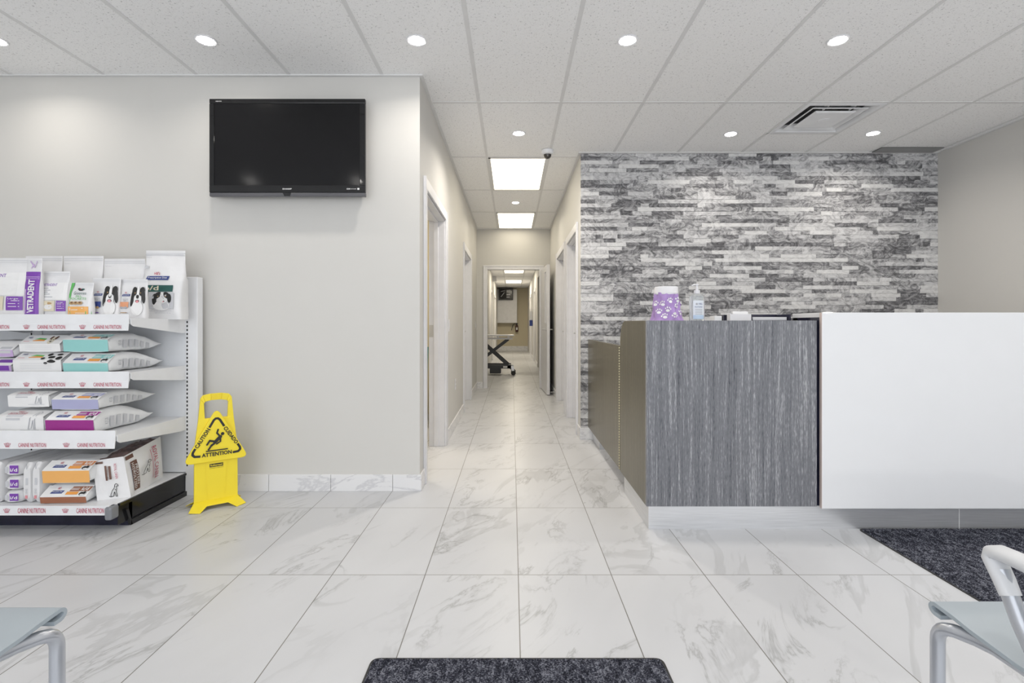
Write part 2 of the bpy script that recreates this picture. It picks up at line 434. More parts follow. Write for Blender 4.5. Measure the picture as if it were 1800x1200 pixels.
g.box(1.582+0.6096, 1.582+2*0.6096, 4.36-T, 4.36+T, zt, HC+0.001)
# wall angle
g.box(XLW, XL, YT-0.022, YT, zt-0.006, HC+0.001); g.box(XL, XL+0.022, YT-0.022, YE, zt-0.006, HC+0.001)
g.box(XR-0.022, XR, YS-0.03, YE, zt-0.006, HC+0.001); g.box(XR, XRW, YS-0.03, YS, zt-0.006, HC+0.001)
g.box(XRW-0.022, XRW, YB, YS-0.03, zt-0.006, HC+0.001); g.box(XL+0.022, XR-0.022, YE-0.022, YE, zt-0.006, HC+0.001)
struct('trim_1', g, M_grid)

# walls
struct('wall_front', MB().box(XLW, XL, YT, YT+0.14, 0, HC), M_wall)
def pierced(name, x0, x1, y0, y1, openings, top, m):
    mb = MB(); y = y0
    for a, b, h in openings:
        mb.box(x0, x1, y, a, 0, top); mb.box(x0, x1, a, b, h, top); y = b
    mb.box(x0, x1, y, y1, 0, top)
    return struct(name, mb, m)
DL1, DL2, DR1, DR2 = (3.56, 4.59), (6.38, 7.40), (5.13, 5.99), (6.32, 7.34)
pierced('wall_left', XL-0.14, XL, YT+0.14, YE, [(*DL1, 2.05), (*DL2, 2.05)], HC, M_hall)
pierced('wall_right', XR, XR+0.11, YS+0.02, YE, [(*DR1, 2.05), (*DR2, 2.05)], HC, M_hall)
# the wall faces that turn the corner keep the same warm white paint
we = MB(); we.box(XL-0.14, -0.425-0.02, YE, YE+0.12, 0, HC); we.box(0.475+0.02, XR+0.11, YE, YE+0.12, 0, HC); we.box(-0.445, 0.495, YE, YE+0.12, 2.06, HC)
struct('wall_hall_end', we, M_hall)
struct('wall_side', MB().box(XRW, XRW+0.12, YB, YS+0.2, 0, HC), M_wall)
struct('wall_side', MB().box(XLW-0.12, XLW, YB, YT+0.14, 0, HC), M_wall)
# rooms beyond the side doors
area_light('room_fill_light', (-1.9, 4.9, HC-0.05), (0, 0, 0), 0.6, 1.2, 30, (1, 0.9, 0.75))  # unseen lamp added to brighten the side room and its door jamb
area_light('corridor_panel_light', (0.058, 14.4, HB-0.03), (0, 0, 0), 0.5, 1.1, 15, (1, 0.90, 0.72))
area_light('corridor_panel_light', (0.058, 18.0, HB-0.03), (0, 0, 0), 0.5, 1.1, 24, (1, 0.90, 0.72))
area_light('alcove_ceiling_light', (-1.2, 10.8, HB-0.03), (0, 0, 0), 0.5, 0.5, 16, (1, 0.90, 0.72))
rm = MB(); rm.box(-3.2, -3.1, YT+.14, 6.2, 0, HC); rm.box(-3.1, XL-.14, 6.2, 6.3, 0, HC)
struct('wall_room', rm, mat_wall('room_paint', (0.62, 0.55, 0.38)))
# back corridor
bc = MB(); bc.box(-2.2, XL-0.14, YE, YE+0.12, 0, HC)
bc.box(-2.3, -2.2, YE, 12.6, 0, HC); bc.box(-2.3, XL, 12.5, 12.6, 0, HC)
struct('wall_alcove', bc, M_hall)
pierced('wall_corridor_left', XL-0.12, XL, 12.6, YF, [(14.6, 15.6, 2.05), (17.4, 18.4, 2.05)], HB, M_hall)
pierced('wall_corridor_right', XR, XR+0.12, YE+0.12, YF, [(11.2, 13.0, 2.3), (14.2, 15.1, 2.05), (17.2, 18.1, 2.05)], HB, M_hall)
struct('wall_corridor_end', MB().box(-1.0, 1.0, YF, YF+0.15, 0, HC), mat_wall('far_paint', (0.60, 0.54, 0.40)))
struct('wall_alcove_right', MB().box(1.6, 1.7, 10.6, 13.6, 0, HB).box(XR+.12, 1.6, 10.6, 10.7, 0, HB).box(XR+.12, 1.6, 13.5, 13.6, 0, HB), M_hall)
struct('ceiling', MB().box(-2.3, 1.7, YE+0.12, YF+0.15, HB, HB+0.05), M_ceil)
g = MB()
for k in range(0, 11): g.box(XL, XR, 9.0+1.2*k-T, 9.0+1.2*k+T, HB-0.003, HB)
for x in (-0.2465, 0.363): g.box(x-T, x+T, YE+0.12, YF, HB-0.0035, HB)
struct('trim_2', g, M_grid)

# skirting tiles
def skirt_run(name, p0, p1, nrm, L=0.409, h=0.110, t=0.012, first=None):
    mb = MB(); p0 = Vector(p0); p1 = Vector(p1); d = (p1-p0); tot = d.length; d.normalize(); n = Vector(nrm)
    s = 0; e = first if first else L
    while s < tot-1e-4:
        e = min(e, tot); a = p0+d*(s+0.0012); b = p0+d*(e-0.0012)
        xs = sorted((a.x, b.x, a.x+n.x*t, b.x+n.x*t)); ys = sorted((a.y, b.y, a.y+n.y*t, b.y+n.y*t))
        mb.box(xs[0], xs[-1], ys[0], ys[-1], 0, h); s = e; e = s+L
    return struct(name, mb, M_skirt, bevel=0.0015, seg=1)
skirt_run('baseboard_front', (XL+0.010, YT), (XLW, YT), (0, -1), first=0.187)
skirt_run('baseboard_hall_left', (XL, YT-.010), (XL, 3.49), (1, 0))
skirt_run('baseboard_hall_left', (XL, 4.665), (XL, 6.305), (1, 0))
skirt_run('baseboard_hall_left', (XL, 7.475), (XL, YE), (1, 0))
skirt_run('baseboard_hall_right', (XR, YS-0.01), (XR, 5.055), (-1, 0))
skirt_run('baseboard_hall_right', (XR, 6.065), (XR, 6.245), (-1, 0))
skirt_run('baseboard_hall_right', (XR, 7.415), (XR, YE), (-1, 0))
skirt_run('baseboard_stone', (XR-0.012, YS-0.014), (XRW, YS-0.014), (0, -1))
skirt_run('baseboard_side', (XRW, YS), (XRW, YB), (-1, 0))
skirt_run('baseboard_hall_end', (XL, YE), (-0.50, YE), (0, -1))
skirt_run('baseboard_hall_end', (0.55, YE), (XR, YE), (0, -1))
skirt_run('baseboard_corridor_end', (XL, YF), (XR, YF), (0, -1), h=0.2)
skirt_run('baseboard_corridor_right', (XR, 15.2), (XR, 17.1), (-1, 0))
skirt_run('baseboard_corridor_right', (XR, 13.02), (XR, 14.1), (-1, 0))
skirt_run('baseboard_corridor_left', (XL, 15.7), (XL, 17.3), (1, 0))

# stone ledger wall
st = MB(); rowh = 0.0374; z = HC; r_ = random.Random(11)
while z > 0.0:
    z0 = max(z-rowh, 0.0); x = XR-0.0; x -= 0
    cur = XR
    while cur < XRW-1e-3:
        L = r_.choice([0.08, 0.12, 0.15, 0.17, 0.2, 0.24, 0.28, 0.34, 0.42])*r_.uniform(0.9, 1.1)
        e = min(cur+L, XRW)
        if XRW-e < 0.06: e = XRW
        pr = r_.choice([0, 0.001, 0.002, 0.003, 0.004])
        mi = r_.choices([0, 1, 2, 3, 4], [16, 21, 23, 23, 17])[0]
        st.box(cur, e, YS-0.004-pr, YS+0.02, z0+0.0005, z-0.0003, mi); cur = e
    z -= rowh
stones = [mat_stone('stone_white', (0.58, 0.58, 0.585), (0.70, 0.70, 0.70), (0.77, 0.77, 0.77)),
          mat_stone('stone_light', (0.36, 0.36, 0.37), (0.56, 0.56, 0.57), (0.70, 0.70, 0.705)),
          mat_stone('stone_grey', (0.18, 0.18, 0.19), (0.40, 0.40, 0.41), (0.64, 0.64, 0.65)),
          mat_stone('stone_mid', (0.12, 0.12, 0.125), (0.28, 0.28, 0.29), (0.54, 0.54, 0.55)),
          mat_stone('stone_dark', (0.085, 0.085, 0.09), (0.17, 0.17, 0.18), (0.36, 0.36, 0.37))]
struct('wall_stone', st, stones)
struct('wall_stone_core', MB().box(XR+.001, XRW, YS+0.0205, YS+0.15, 0, HC), M_hall)

# side doors with casings
def side_door(n, side, y0, y1, leaf, th):
    e = empty('door_%d' % n, (XL if side < 0 else XR, (y0+y1)/2, 0)); e['kind'] = 'structure'
    s = 1 if side < 0 else -1       # direction into the hall
    yc = (y1-y0)/2; f = MB(); cw = 0.075
    for sg in (-1, 1):
        f.box(0, s*0.016, sg*(yc+cw), sg*(yc-0.004), 0, 2.046)
        f.box(s*0.016, s*0.021, sg*(yc+cw), sg*(yc+cw-0.018), 0, 2.05+cw)
        f.box(0, -s*th, sg*yc, sg*(yc-0.02), 0, 2.03)
        f.box(-s*0.055, -s*0.095 if th > .1 else -s*.09, sg*(yc-0.02), sg*(yc-0.032), 0, 2.018)
    f.box(0, s*0.016, -(yc+cw), yc+cw, 2.046, 2.05+cw)
    f.box(0, -s*th, -yc, yc, 2.03, 2.0455); f.box(-s*0.055, -s*0.09, -yc+.02, yc-.02, 2.018, 2.03)
    f.build('door_frame', M_trim, e, bevel=0.002, seg=1)
    if leaf:
        lf = MB().box(-s*0.10, -s*0.138, -yc+0.022, yc-0.022, 0.01, 2.015).build('door_leaf', M_trim, e)
        MB().lathe([(0.028, -s*0.10), (0.028, -s*0.094), (0.010, -s*0.09), (0.010, -s*0.06)], 0, yc-0.09, 16, axis='x', cz=1.0).build('door_handle', M_steel, lf, smooth=True)
    else:
        MB().box(-s*0.10, -s*0.138, yc-0.0225, yc-0.020, 0.985, 1.095).build('strike_plate', M_steel, e)
    return e
side_door(1, -1, *DL1, False, 0.14); side_door(2, -1, *DL2, True, 0.14)
side_door(3, 1, *DR1, True, 0.11); side_door(4, 1, *DR2, True, 0.11)
# end door, open leaf
e = empty('door_5', (0, YE, 0)); e['kind'] = 'structure'
f = MB(); a, b = -0.425, 0.475
f.box(a-0.07, a, -0.016, 0, 0, 2.115); f.box(b, b+0.07, -0.016, 0, 0, 2.115); f.box(a, b, -0.016, 0, 2.045, 2.115)
f.box(a-0.07, a-.05, -0.021, -.016, 0, 2.115); f.box(a-.05, b+.07, -.021, -.016, 2.095, 2.115)
f.box(a-0.02, a, 0.0005, 0.12, 0, 2.06); f.box(b, b+0.02, 0.0005, 0.12, 0, 2.06); f.box(a, b, 0, 0.12, 2.045, 2.06)
f.build('door_frame', M_trim, e, bevel=0.002, seg=1)
MB().box(a, a+0.002, 0.03, 0.06, 0.98, 1.06).build('strike_plate', M_steel, e)
lf0 = MB()
W, Tk, Hh = 0.86, 0.044, 2.03
for (x0, x1, z0, z1) in ((0, W, 0.012, 1.12), (0, W, 1.93, Hh), (0, 0.60, 1.12, 1.93), (0.78, W, 1.12, 1.93)): lf0.box(x0, x1, 0, Tk, z0, z1)
leaf = lf0.build('door_leaf', M_trim, e)
leaf.location = (0.497, -0.03, 0); leaf.rotation_euler = (0, 0, R(-90+3.0))
MB().box(0.60, 0.78, 0.018, 0.026, 1.12, 1.93).build('glass_pane', mat('door_glass', (0.8, 0.85, 0.85), 0.05, trans=0.9), leaf)
lfm = MB()
for yy in (-0.006, Tk): lfm.box(0.585, 0.60, yy, yy+0.006, 1.105, 1.945).box(0.78, 0.795, yy, yy+0.006, 1.105, 1.945).box(0.585, 0.795, yy, yy+0.006, 1.105, 1.12).box(0.585, 0.795, yy, yy+0.006, 1.93, 1.945)
lfm.build('glass_bead', M_trim, leaf)
for yy, sg in ((0, -1), (Tk, 1)):
    h = MB(); h.lathe([(0.027, yy), (0.027, yy+sg*0.008), (0.010, yy+sg*0.010), (0.010, yy+sg*0.05)], W-0.07, 0, 16, axis='y', cz=1.02)
    h.tube([(W-0.07, yy+sg*0.045, 1.02), (W-0.12, yy+sg*0.05, 1.02), (W-0.17, yy+sg*0.05, 1.02)], 0.008)
    h.build('door_handle', M_steel, leaf, smooth=True)
# frames in the back corridor
for i, (x, s, y0, y1) in enumerate(((XL, 1, 14.6, 15.6), (XL, 1, 17.4, 18.4), (XR, -1, 14.2, 15.1), (XR, -1, 17.2, 18.1))):
    e = empty('door_%d' % (6+i), (x, (y0+y1)/2, 0)); e['kind'] = 'structure'; yc = (y1-y0)/2
    f = MB()
    f.box(0, s*0.016, -yc-0.07, -yc, 0, 2.12); f.box(0, s*0.016, yc, yc+0.07, 0, 2.12); f.box(0, s*0.016, -yc, yc, 2.05, 2.12)
    f.build('door_frame', M_trim, e); MB().box(-s*0.08, -s*0.118, -yc, yc, 0, 2.05).build('door_leaf', M_trim, e)

# ---------------------------------------------------------------- ceiling fittings
lab_r = ['leftmost recessed downlight, cut off by the left edge of the photo', 'recessed downlight in the front row, above and left of the television',
         'recessed downlight in the front row, just left of the hall opening corner', 'recessed downlight in the front row, centred between hall and stone wall',
         'rightmost recessed downlight of the front row, nearer than the square vent']
def downlight(x, y, label, col=(1, 0.93, 0.84), pw=3.5, z=HC):
    e = empty('recessed_downlight', (x, y, z-0.002)); tag(e, label, 'ceiling light', 'recessed ceiling downlights')
    MB().lathe([(0.045, 0.001), (0.046, -0.003), (0.056, -0.005), (0.060, -0.001), (0.060, 0.001)], 0, 0, 36).build('trim_ring', M_trim, e, smooth=True)
    MB().lathe([(0.044, 0.0015), (0.044, -0.0045)], 0, 0, 32).build('lamp_lens', M_lamp, e)
    area_light('downlight_or_added_fill', (x, y, z-0.012), (0, 0, 0), 0.08, 0, pw, col, 'DISK', 150)
    return e
for x, l in zip((-2.990, -1.771, -0.552, 0.668, 1.887), lab_r): downlight(x, 2.93, l, pw=2.2 if x < -1 else 3.5)
for x, y in ((3.105, 2.93), (3.105, 0.72), (1.887, 0.72), (0.668, 0.72), (-0.552, 0.72), (3.105, -1.5), (0.668, -1.5), (-1.771, -1.5)):
    area_light('downlight_or_added_fill', (x, y, HC-0.012), (0, 0, 0), 0.08, 0, 10.0 if x > 3 else 3.0, (1, 0.95, 0.88), 'DISK', 150)  # unseen lamps added along the downlight grid to brighten room and right wall
downlight(0.058, 4.355, 'recessed downlight at the hall entrance, before the security camera', pw=14)
downlight(1.887, 4.37, 'recessed downlight near the stone wall, left of the square vent', pw=3.5)
downlight(3.105, 4.355, 'recessed downlight near the stone wall, right of the square vent', pw=4)
downlight(0.048, 6.83, 'small recessed downlight between the two hall light panels', pw=6, col=(1, .9, .72))
def panel(y0, y1, z, label, e_x=0.058, em=M_warm, pw=0):
    e = empty('ceiling_light', (e_x, (y0+y1)/2, z)); tag(e, label, 'ceiling light', 'rectangular ceiling light panels')
    hy = (y1-y0)/2-0.02; hx = 0.3048-0.014
    f = MB(); f.box(-hx, hx, -hy, -hy+0.02, -0.006, 0); f.box(-hx, hx, hy-0.02, hy, -0.006, 0); f.box(-hx, -hx+0.02, -hy, hy, -0.006, 0); f.box(hx-0.02, hx, -hy, hy, -0.006, 0)
    f.build('panel_frame', M_grid, e)
    MB().box(-hx+0.02, hx-0.02, -hy+0.02, hy-0.02, -0.004, -0.001).build('diffuser', em, e)
panel(4.972, 6.197-0.0, HC-0.001, 'large glowing ceiling panel at the hall entrance behind the dome camera')
panel(7.434, 8.66, HC-0.001, 'glowing ceiling panel just before the wall at the end of hall')
panel(13.8, 15.0, HB-0.001, 'nearer glowing panel in the back corridor, seen under the door head')
panel(17.4, 18.6, HB-0.001, 'farther glowing panel in the back corridor, above the white cabinet')

downlight(-2.99, 0.72, 'recessed downlight mirrored at the lower left of the television screen')
downlight(-1.771, 0.72, 'recessed downlight mirrored at the lower right of the television screen')
# square diffuser
e = empty('air_diffuser', (2.496, 4.055, HC-0.003)); tag(e, 'square white stepped ceiling air vent near the stone wall', 'vent')
def ring(mb, ro, ri, zo, zi, th=0.003):
    c = [(1, 1), (-1, 1), (-1, -1), (1, -1)]
    vs = [(a*ro, b*ro, zo) for a, b in c]+[(a*ri, b*ri, zi) for a, b in c]+[(a*ro, b*ro, zo+th) for a, b in c]+[(a*ri, b*ri, zi+th) for a, b in c]
    fs = []
    for i in range(4):
        j = (i+1) % 4; fs += [(i, j, 4+j, 4+i), (8+i, 8+j, 12+j, 12+i), (i, j, 8+j, 8+i), (4+i, 4+j, 12+j, 12+i)]
    mb.add(vs, fs)
mb = MB(); ring(mb, 0.292, 0.262, -0.003, -0.004); ring(mb, 0.262, 0.228, -0.004, 0.042); mb.build('outer_frame', M_white, e)
mb = MB(); q = 0.264
mb.box(-q, q, -q, -q+0.003, 0.0, 0.16).box(-q, q, q-0.003, q, 0.0, 0.16).box(-q, -q+0.003, -q+.003, q-.003, 0.0, 0.16).box(q-0.003, q, -q+.003, q-.003, 0.0, 0.16).box(-q, q, -q, q, 0.16, 0.165)
mb.build('duct_box', mat('duct_metal', (0.22, 0.22, 0.23), 0.5), e)
mb = MB(); ring(mb, 0.206, 0.165, -0.004, 0.030); ring(mb, 0.214, 0.206, -0.002, -0.004); mb.build('louvre', M_white, e)
mb = MB(); ring(mb, 0.158, 0.145, -0.002, -0.010); mb.box(-0.145, 0.145, -0.145, 0.145, -0.010, -0.006); mb.lathe([(0.045, -0.010), (0.040, -0.014), (0.012, -0.015)], 0, 0, 24); mb.build('centre_plate', M_white, e)
for sx, sy in ((-1, -1), (1, -1), (-1, 1)): MB().box(sx*0.10, sx*0.103, sy*0.15, sy*0.235, 0.004, 0.03).build('bracket', M_white, e)
# return grille
e = empty('return_grille', (3.72, 4.77, HC-0.004)); tag(e, 'dark perforated ceiling grille in the corner over the stone wall', 'vent')
mb = MB().box(-0.29, 0.29, -0.075, 0.06, -0.001, 0.001); mb.build('grille_backing', mat('grille_dark', (0.15, 0.15, 0.15), 0.7), e)
mb = MB()
for i in range(48): mb.box(-0.288+i*0.012, -0.288+i*0.012+0.005, -0.073, 0.058, -0.006, -0.001)
for j in range(11): mb.box(-0.288, 0.288, -0.073+j*0.012, -0.073+j*0.012+0.004, -0.0065, -0.001)
mb.build('grille_mesh', mat('grille_grey', (0.36, 0.36, 0.36), 0.5), e)
# dome camera
e = empty('security_camera', (0.335, 4.78, HC-0.003)); tag(e, 'small white dome camera with dark lens on the hall ceiling', 'security camera')
MB().lathe([(0.056, 0), (0.056, -0.02), (0.052, -0.036), (0.036, -0.042)], 0, 0, 32).build('housing', M_white, e, smooth=True)
MB().lathe([(0.038, -0.040)]+[(0.036*math.cos(R(a)), -0.044-0.036*math.sin(R(a))) for a in range(0, 90, 12)]+[(0.001, -0.080)], 0, 0, 28).build('dome', mat('smoked_dome', (0.05, 0.045, 0.04), 0.05), e, smooth=True)
MB().lathe([(0.006, -0.008), (0.006, -0.003)], 0, 0, 10).build('lens', M_steel, e).location = (0.0, -0.035, -0.058)

# ---------------------------------------------------------------- wall fittings
def plate(name, label, cat, loc, rz, kind):
    e = empty(name, loc, rz); tag(e, label, cat)
    MB().box(-0.036, 0.036, -0.006, 0, -0.058, 0.058).build('cover_plate', M_trim, e, bevel=0.003)
    if kind == 's': MB().box(-0.016, 0.016, -0.010, -0.006, -0.033, 0.033).build('rocker', M_trim, e, bevel=0.002)
    else:
        for zz in (-0.02, 0.02):
            s = MB().box(-0.016, 0.016, -0.008, -0.006, zz-0.014, zz+0.014).build('socket', M_trim, e, bevel=0.001)
            MB().box(-0.008, -0.006, -0.0085, -0.008, zz-0.004, zz+0.006).box(0.006, 0.008, -0.0085, -0.008, zz-0.004, zz+0.006).build('slot', M_ink, s)
    return e
plate('light_switch', 'white light switch on the left hall wall beside the nearest door', 'light switch', (XL, 4.87, 1.09), R(90), 's')
plate('light_switch', 'small light switch on left hall wall, farthest down near the open door', 'light switch', (XL, 8.45, 1.09), R(90), 's')
plate('wall_outlet', 'white power outlet low on the left hall wall between doors', 'outlet', (XL, 5.43, 0.46), R(90), 'o')
e = empty('door_stop', (XR, 7.86, 0.05)); tag(e, 'small steel door stop rod behind the open white door', 'door stop')
MB().tube([(0-.012, 0, 0), (-0.07, 0, 0)], 0.005).build('rod', M_steel, e); MB().tube([(-0.07, 0, 0), (-0.085, 0, 0)], 0.009).build('rubber_tip', M_rubber, e)

# television
tv = empty('television', (PX(506.5, 3.27), 3.30, (2.551+1.923)/2)); tag(tv, 'black flat screen television hung high on the left wall', 'television')
hw, hh = 0.5015, 0.314
MB().box(-hw+.01, hw-.01, -0.02, 0.02, -hh+.03, hh-.01).build('casing', M_black, tv, bevel=0.01)
MB().box(-0.25, 0.25, 0.02, 0.05, -0.2, 0.2).build('wall_bracket', M_dark, tv)
fr = MB(); fr.box(-hw, hw, -0.045, -0.02, hh-0.030, hh); fr.box(-hw, hw, -0.045, -0.02, -hh+0.025, -hh+0.072)
fr.box(-hw, -hw+0.031, -0.045, -0.02, -hh+0.07, hh-0.03); fr.box(hw-0.036, hw, -0.045, -0.02, -hh+0.07, hh-0.03)
fr.build('bezel', M_tvbez, tv, bevel=0.004)
MB().box(-hw, hw, -0.043, -0.015, -hh, -hh+0.025).build('lower_strip', mat('tv_grey_strip', (0.10, 0.10, 0.11), 0.2), tv, bevel=0.004)
MB().box(-hw+0.03, hw-0.035, -0.040, -0.02, -hh+0.07, hh-0.029).build('screen', M_screen, tv)
p = Print(lambda u, v, k: (u, -0.0453-k, v))
p.text('SHARP', -0.03, -hh+0.043, 0.03, -hh+0.052, M_pwhite, 0.02); p.build('maker_name', tv); p = Print(p.fn); p.text('AQUOS', -hw+0.042, hh-0.021, -hw+0.08, hh-0.014, M_pwhite, 0.01); p.build('series_name', tv); p = Print(p.fn)
p.text('HDMI', 0.383, -hh+0.043, 0.405, -hh+0.052, M_pwhite, 0.02); p.text('DOLBY', 0.410, -hh+0.045, 0.447, -hh+0.050, M_pwhite, 0.01); p.rect(0.452, -hh+0.042, 0.465, -hh+0.053, M_pwhite)
p.build('lettering', tv)
MB().prism([(-0.028, -hh+0.022), (0.024, -hh+0.022), (0.018, -hh+0.002), (-0.018, -hh+0.002)], 'y', -0.0455, -0.042).build('sensor_window', M_black, tv)

# ---------------------------------------------------------------- retail shelving
SX1 = -2.10; SX0 = -3.95; YK = 3.26
sh = empty('shelf_unit', (SX1, YK, 0)); tag(sh, 'white metal retail shelf unit with dark base stocked with dog food', 'shelf unit')
def rel(mb): 
    o = Vector((SX1, YK, 0)); mb.v = [tuple(Vector(p)-o) for p in mb.v]; return mb
rel(MB().box(SX0, SX1-0.0, YK, YK+0.02, 0.15, 1.36)).build('back_panel', M_backp, sh)
for xu in (SX1+0.04, SX1-0.96+0.0):
    mb = MB(); mb.box(xu-0.04, xu+0.04, YK-0.008, YK+0.05, 0.0, 1.405 if xu > SX1 else 1.39)
    up = rel(mb).build('upright', M_white, sh, bevel=0.004)
    mb = MB(); zz = 0.19
    while zz < 1.385:
        mb.box(xu-0.030, xu-0.022, YK-0.0095, YK-0.0075, zz, zz+0.014); zz += 0.0255
    rel(mb).build('slots', M_ink, up)
SH = [(1.130, 2.775, 1.156, 1.066), (0.832, 2.775, 0.841, 0.751), (0.507, 2.68, 0.537, 0.443)]
def fascia_print(fy, zc, xs, parent, hgt=0.026, lift=0.0):
    for xc in xs:
        p = Print(lambda u, v, k: (u-SX1, fy-YK-0.0006-k, v))
        p.crown(PX(xc, fy), zc, 0.034, M_red); p.build('crown_emblem', parent); p = Print(p.fn)
        p.text('CANINE NUTRITION', PX(xc+19.5, fy), zc-hgt/2, PX(xc+68, fy), zc+hgt/2, M_red, 0.0)
        p.build('lettering', parent)
for i, (z, yf, zt_, zb_) in enumerate(SH):
    mb = MB(); mb.box(SX0, SX1-0.002, yf+0.004, YK, z-0.025, z)
    s = rel(mb).build('shelf_board', M_white, sh, bevel=0.003)
    mb = MB(); prof = [(yf+0.010, zt_), (yf+0.004, zt_), (yf+0.001, zt_-0.05), (yf, zb_+0.035), (yf-0.004, zb_), (yf+0.000, zb_), (yf+0.004, zb_+0.035), (yf+0.010, zt_-0.05)]
    mb.prism(prof, 'x', SX0, SX1-0.002)
    fa = rel(mb).build('price_rail', M_white, sh)
    fascia_print(yf-0.0045, zb_+0.020, [x for x in ((-52, 46.5, 145) if i < 2 else (-91, 13, 116.5))], fa, 0.021)
    mb = MB(); mb.prism([(yf+0.012, z+0.004), (YK, z+0.004), (YK, z-0.085), (YK-0.05, z-0.085), (yf+0.03, z-0.040), (yf+0.012, z-0.030)], 'x', SX1-0.001, SX1+0.003)
    rel(mb).build('bracket', M_white, sh)
    mb = MB(); mb.prism([(yf+0.05, z-0.026), (YK, z-0.026), (YK, z-0.085), (YK-0.05, z-0.085), (yf+0.05, z-0.030)], 'x', SX1-0.99, SX1-0.985)
    rel(mb).build('bracket', M_white, sh)
zb = 0.145
mb = MB(); mb.box(SX0, SX1-.004, 2.665, YK+0.05, zb-0.02, zb)
bd = rel(mb).build('base_deck', M_white, sh, bevel=0.003)
mb = MB(); mb.box(SX0, SX1-0.012, 2.652, 2.664, 0.100, 0.150); fa = rel(mb).build('price_rail', M_white, sh)
fascia_print(2.6515, 0.125, (-91, 12, 115), fa, 0.026)
mb = MB(); mb.box(SX1-0.03, SX1+0.008, 2.640, 2.70, 0.075, 0.145); rel(mb).build('rail_end_cap', mat('grey_plastic', (0.22, 0.23, 0.25), 0.35), sh, bevel=0.012, seg=3)
mb = MB(); mb.box(SX0, SX1, 2.775, 2.80, 0.0, 0.122); rel(mb).build('kick_plate', M_navy, sh)
mb = MB(); mb.box(SX1-0.004, SX1, 2.70, YK+0.07, 0.03, 0.138); mb.box(SX1, SX1+0.012, 2.775, YK+0.07, 0.0, 0.03); mb.box(SX1-.004, SX1+0.010, 2.70, YK+0.07, 0.132, 0.146)
mb.prism([(2.775, 0), (2.79, 0), (2.76, .10), (2.74, .10)], 'x', SX1-.002, SX1+.012)
rel(mb).build('base_side', M_black, sh, bevel=0.002)

# bags ------------------------------------------------------------
def wr(x, z, s, a=0.003): return a*noise.noise(Vector((x*22+s*7.3, z*22, s)))
def stand_bag(name, label, x0, x1, ytop, ybot, D, depth=0.07, seed=1, rz=0, art=None, body=None, D2=None, lean=0.0, box=3.0, gus=None, zbase=None):
    """pouch standing on its gusset; pixel edges at depth D fix its width and height"""
    wd = (x1-x0)*D/F; zb_ = PZ(ybot, D) if zbase is None else zbase; h = PZ(ytop, D)-zb_
    e = empty(name, (PX((x0+x1)/2, D), D+depth/2, zb_), rz); tag(e, label, 'bag', 'pouches and bags on the top shelf')
    def half(v): 
        t = max(0, (v-0.25)/0.68); return max(0.0022, depth/2*(1-min(1, t)**1.5)*(1.0 if v > 0.04 else 0.92))
    def fy(u, v, sg=-1):
        n = box if v < 0.6 else 2.2
        b = half(v)*(max(0, 1-abs(u)**(n*1.6)))**(1/n)
        return sg*b+wr(u*wd/2, v*h, seed)*(1-abs(u)**4)*(1 if v < .9 else .2)+lean*v
    nu, nv = 18, 26; mb = MB(); vs = []; fs = []
    for j in range(nv+1):
        v = j/nv; tw = wd/2*(1-0.02*math.sin(v*9+seed))
        row = [(tw*math.sin(math.pi/2*(2*i/nu-1)), fy(math.sin(math.pi/2*(2*i/nu-1)), v), v*h) for i in range(nu+1)]
        row += [(tw*math.sin(math.pi/2*(1-2*i/nu)), fy(math.sin(math.pi/2*(1-2*i/nu)), v, 1), v*h) for i in range(1, nu)]
        vs += row
    n = 2*nu
    for j in range(nv):
        for i in range(n): fs.append((j*n+i, j*n+(i+1) % n, (j+1)*n+(i+1) % n, (j+1)*n+i))
    fs += [tuple(range(n))[::-1], tuple(nv*n+i for i in range(n))]
    mb.add(vs, fs); mb.build('pouch', body or M_bag, e, smooth=True)
    mb = MB(); mb.box(-wd/2*.98, wd/2*.98, lean-0.003, lean+0.003, h*0.955, h*0.962); mb.box(-wd/2*.98, wd/2*.98, lean-0.003, lean+0.003, h*0.925, h*0.930); mb.build('zip_seal', M_lgrey, e)
    if art:
        v0_ = min(.15, 0.024/h)
        def fn(u, v, k):  # u,v in 0..1 across the face
            v = v0_+(1-v0_)*v; uu = min(0.99, max(-0.99, u*2-1)); return (uu*wd/2, fy(uu, v)-0.0030-k, v*h)
        p = Print(fn); art(p); p.build('printed_front', e)
    return e
def art_plain(p):
    p.text('Prescription', 0.05, 0.86, 0.20, 0.875, M_pgrey)
def art_vet(p, big=True):
    p.rect(0.02, 0.34, 0.98, 0.74, M_pwhite, 8, 6)
    p.text('VETRADENT', 0.06, 0.66, 0.60, 0.72, M_purp, 0.005)
    for k in range(4): p.rect(0.06, 0.60-k*0.045, 0.30+0.08*(k % 2), 0.615-k*0.045, M_pgrey, 2, 1)
    p.rect(0.06, 0.40, 0.5, 0.415, M_pgrey, 2, 1)
    p.rect(0.10, 0.08, 0.60, 0.32, M_cream, 6, 4); p.ell(0.35, 0.18, 0.16, 0.06, M_pwhite); p.ell(.30, .26, .2, .03, M_tan)
    p.rect(0.66, 0.08, 0.97, 0.32, M_purp, 4, 4)
    for k in range(3): p.rect(0.70, 0.24-k*0.05, 0.92, 0.25-k*0.05, M_pwhite, 2, 1)
    p.text('Large', 0.70, 0.26, 0.90, 0.30, M_pwhite)
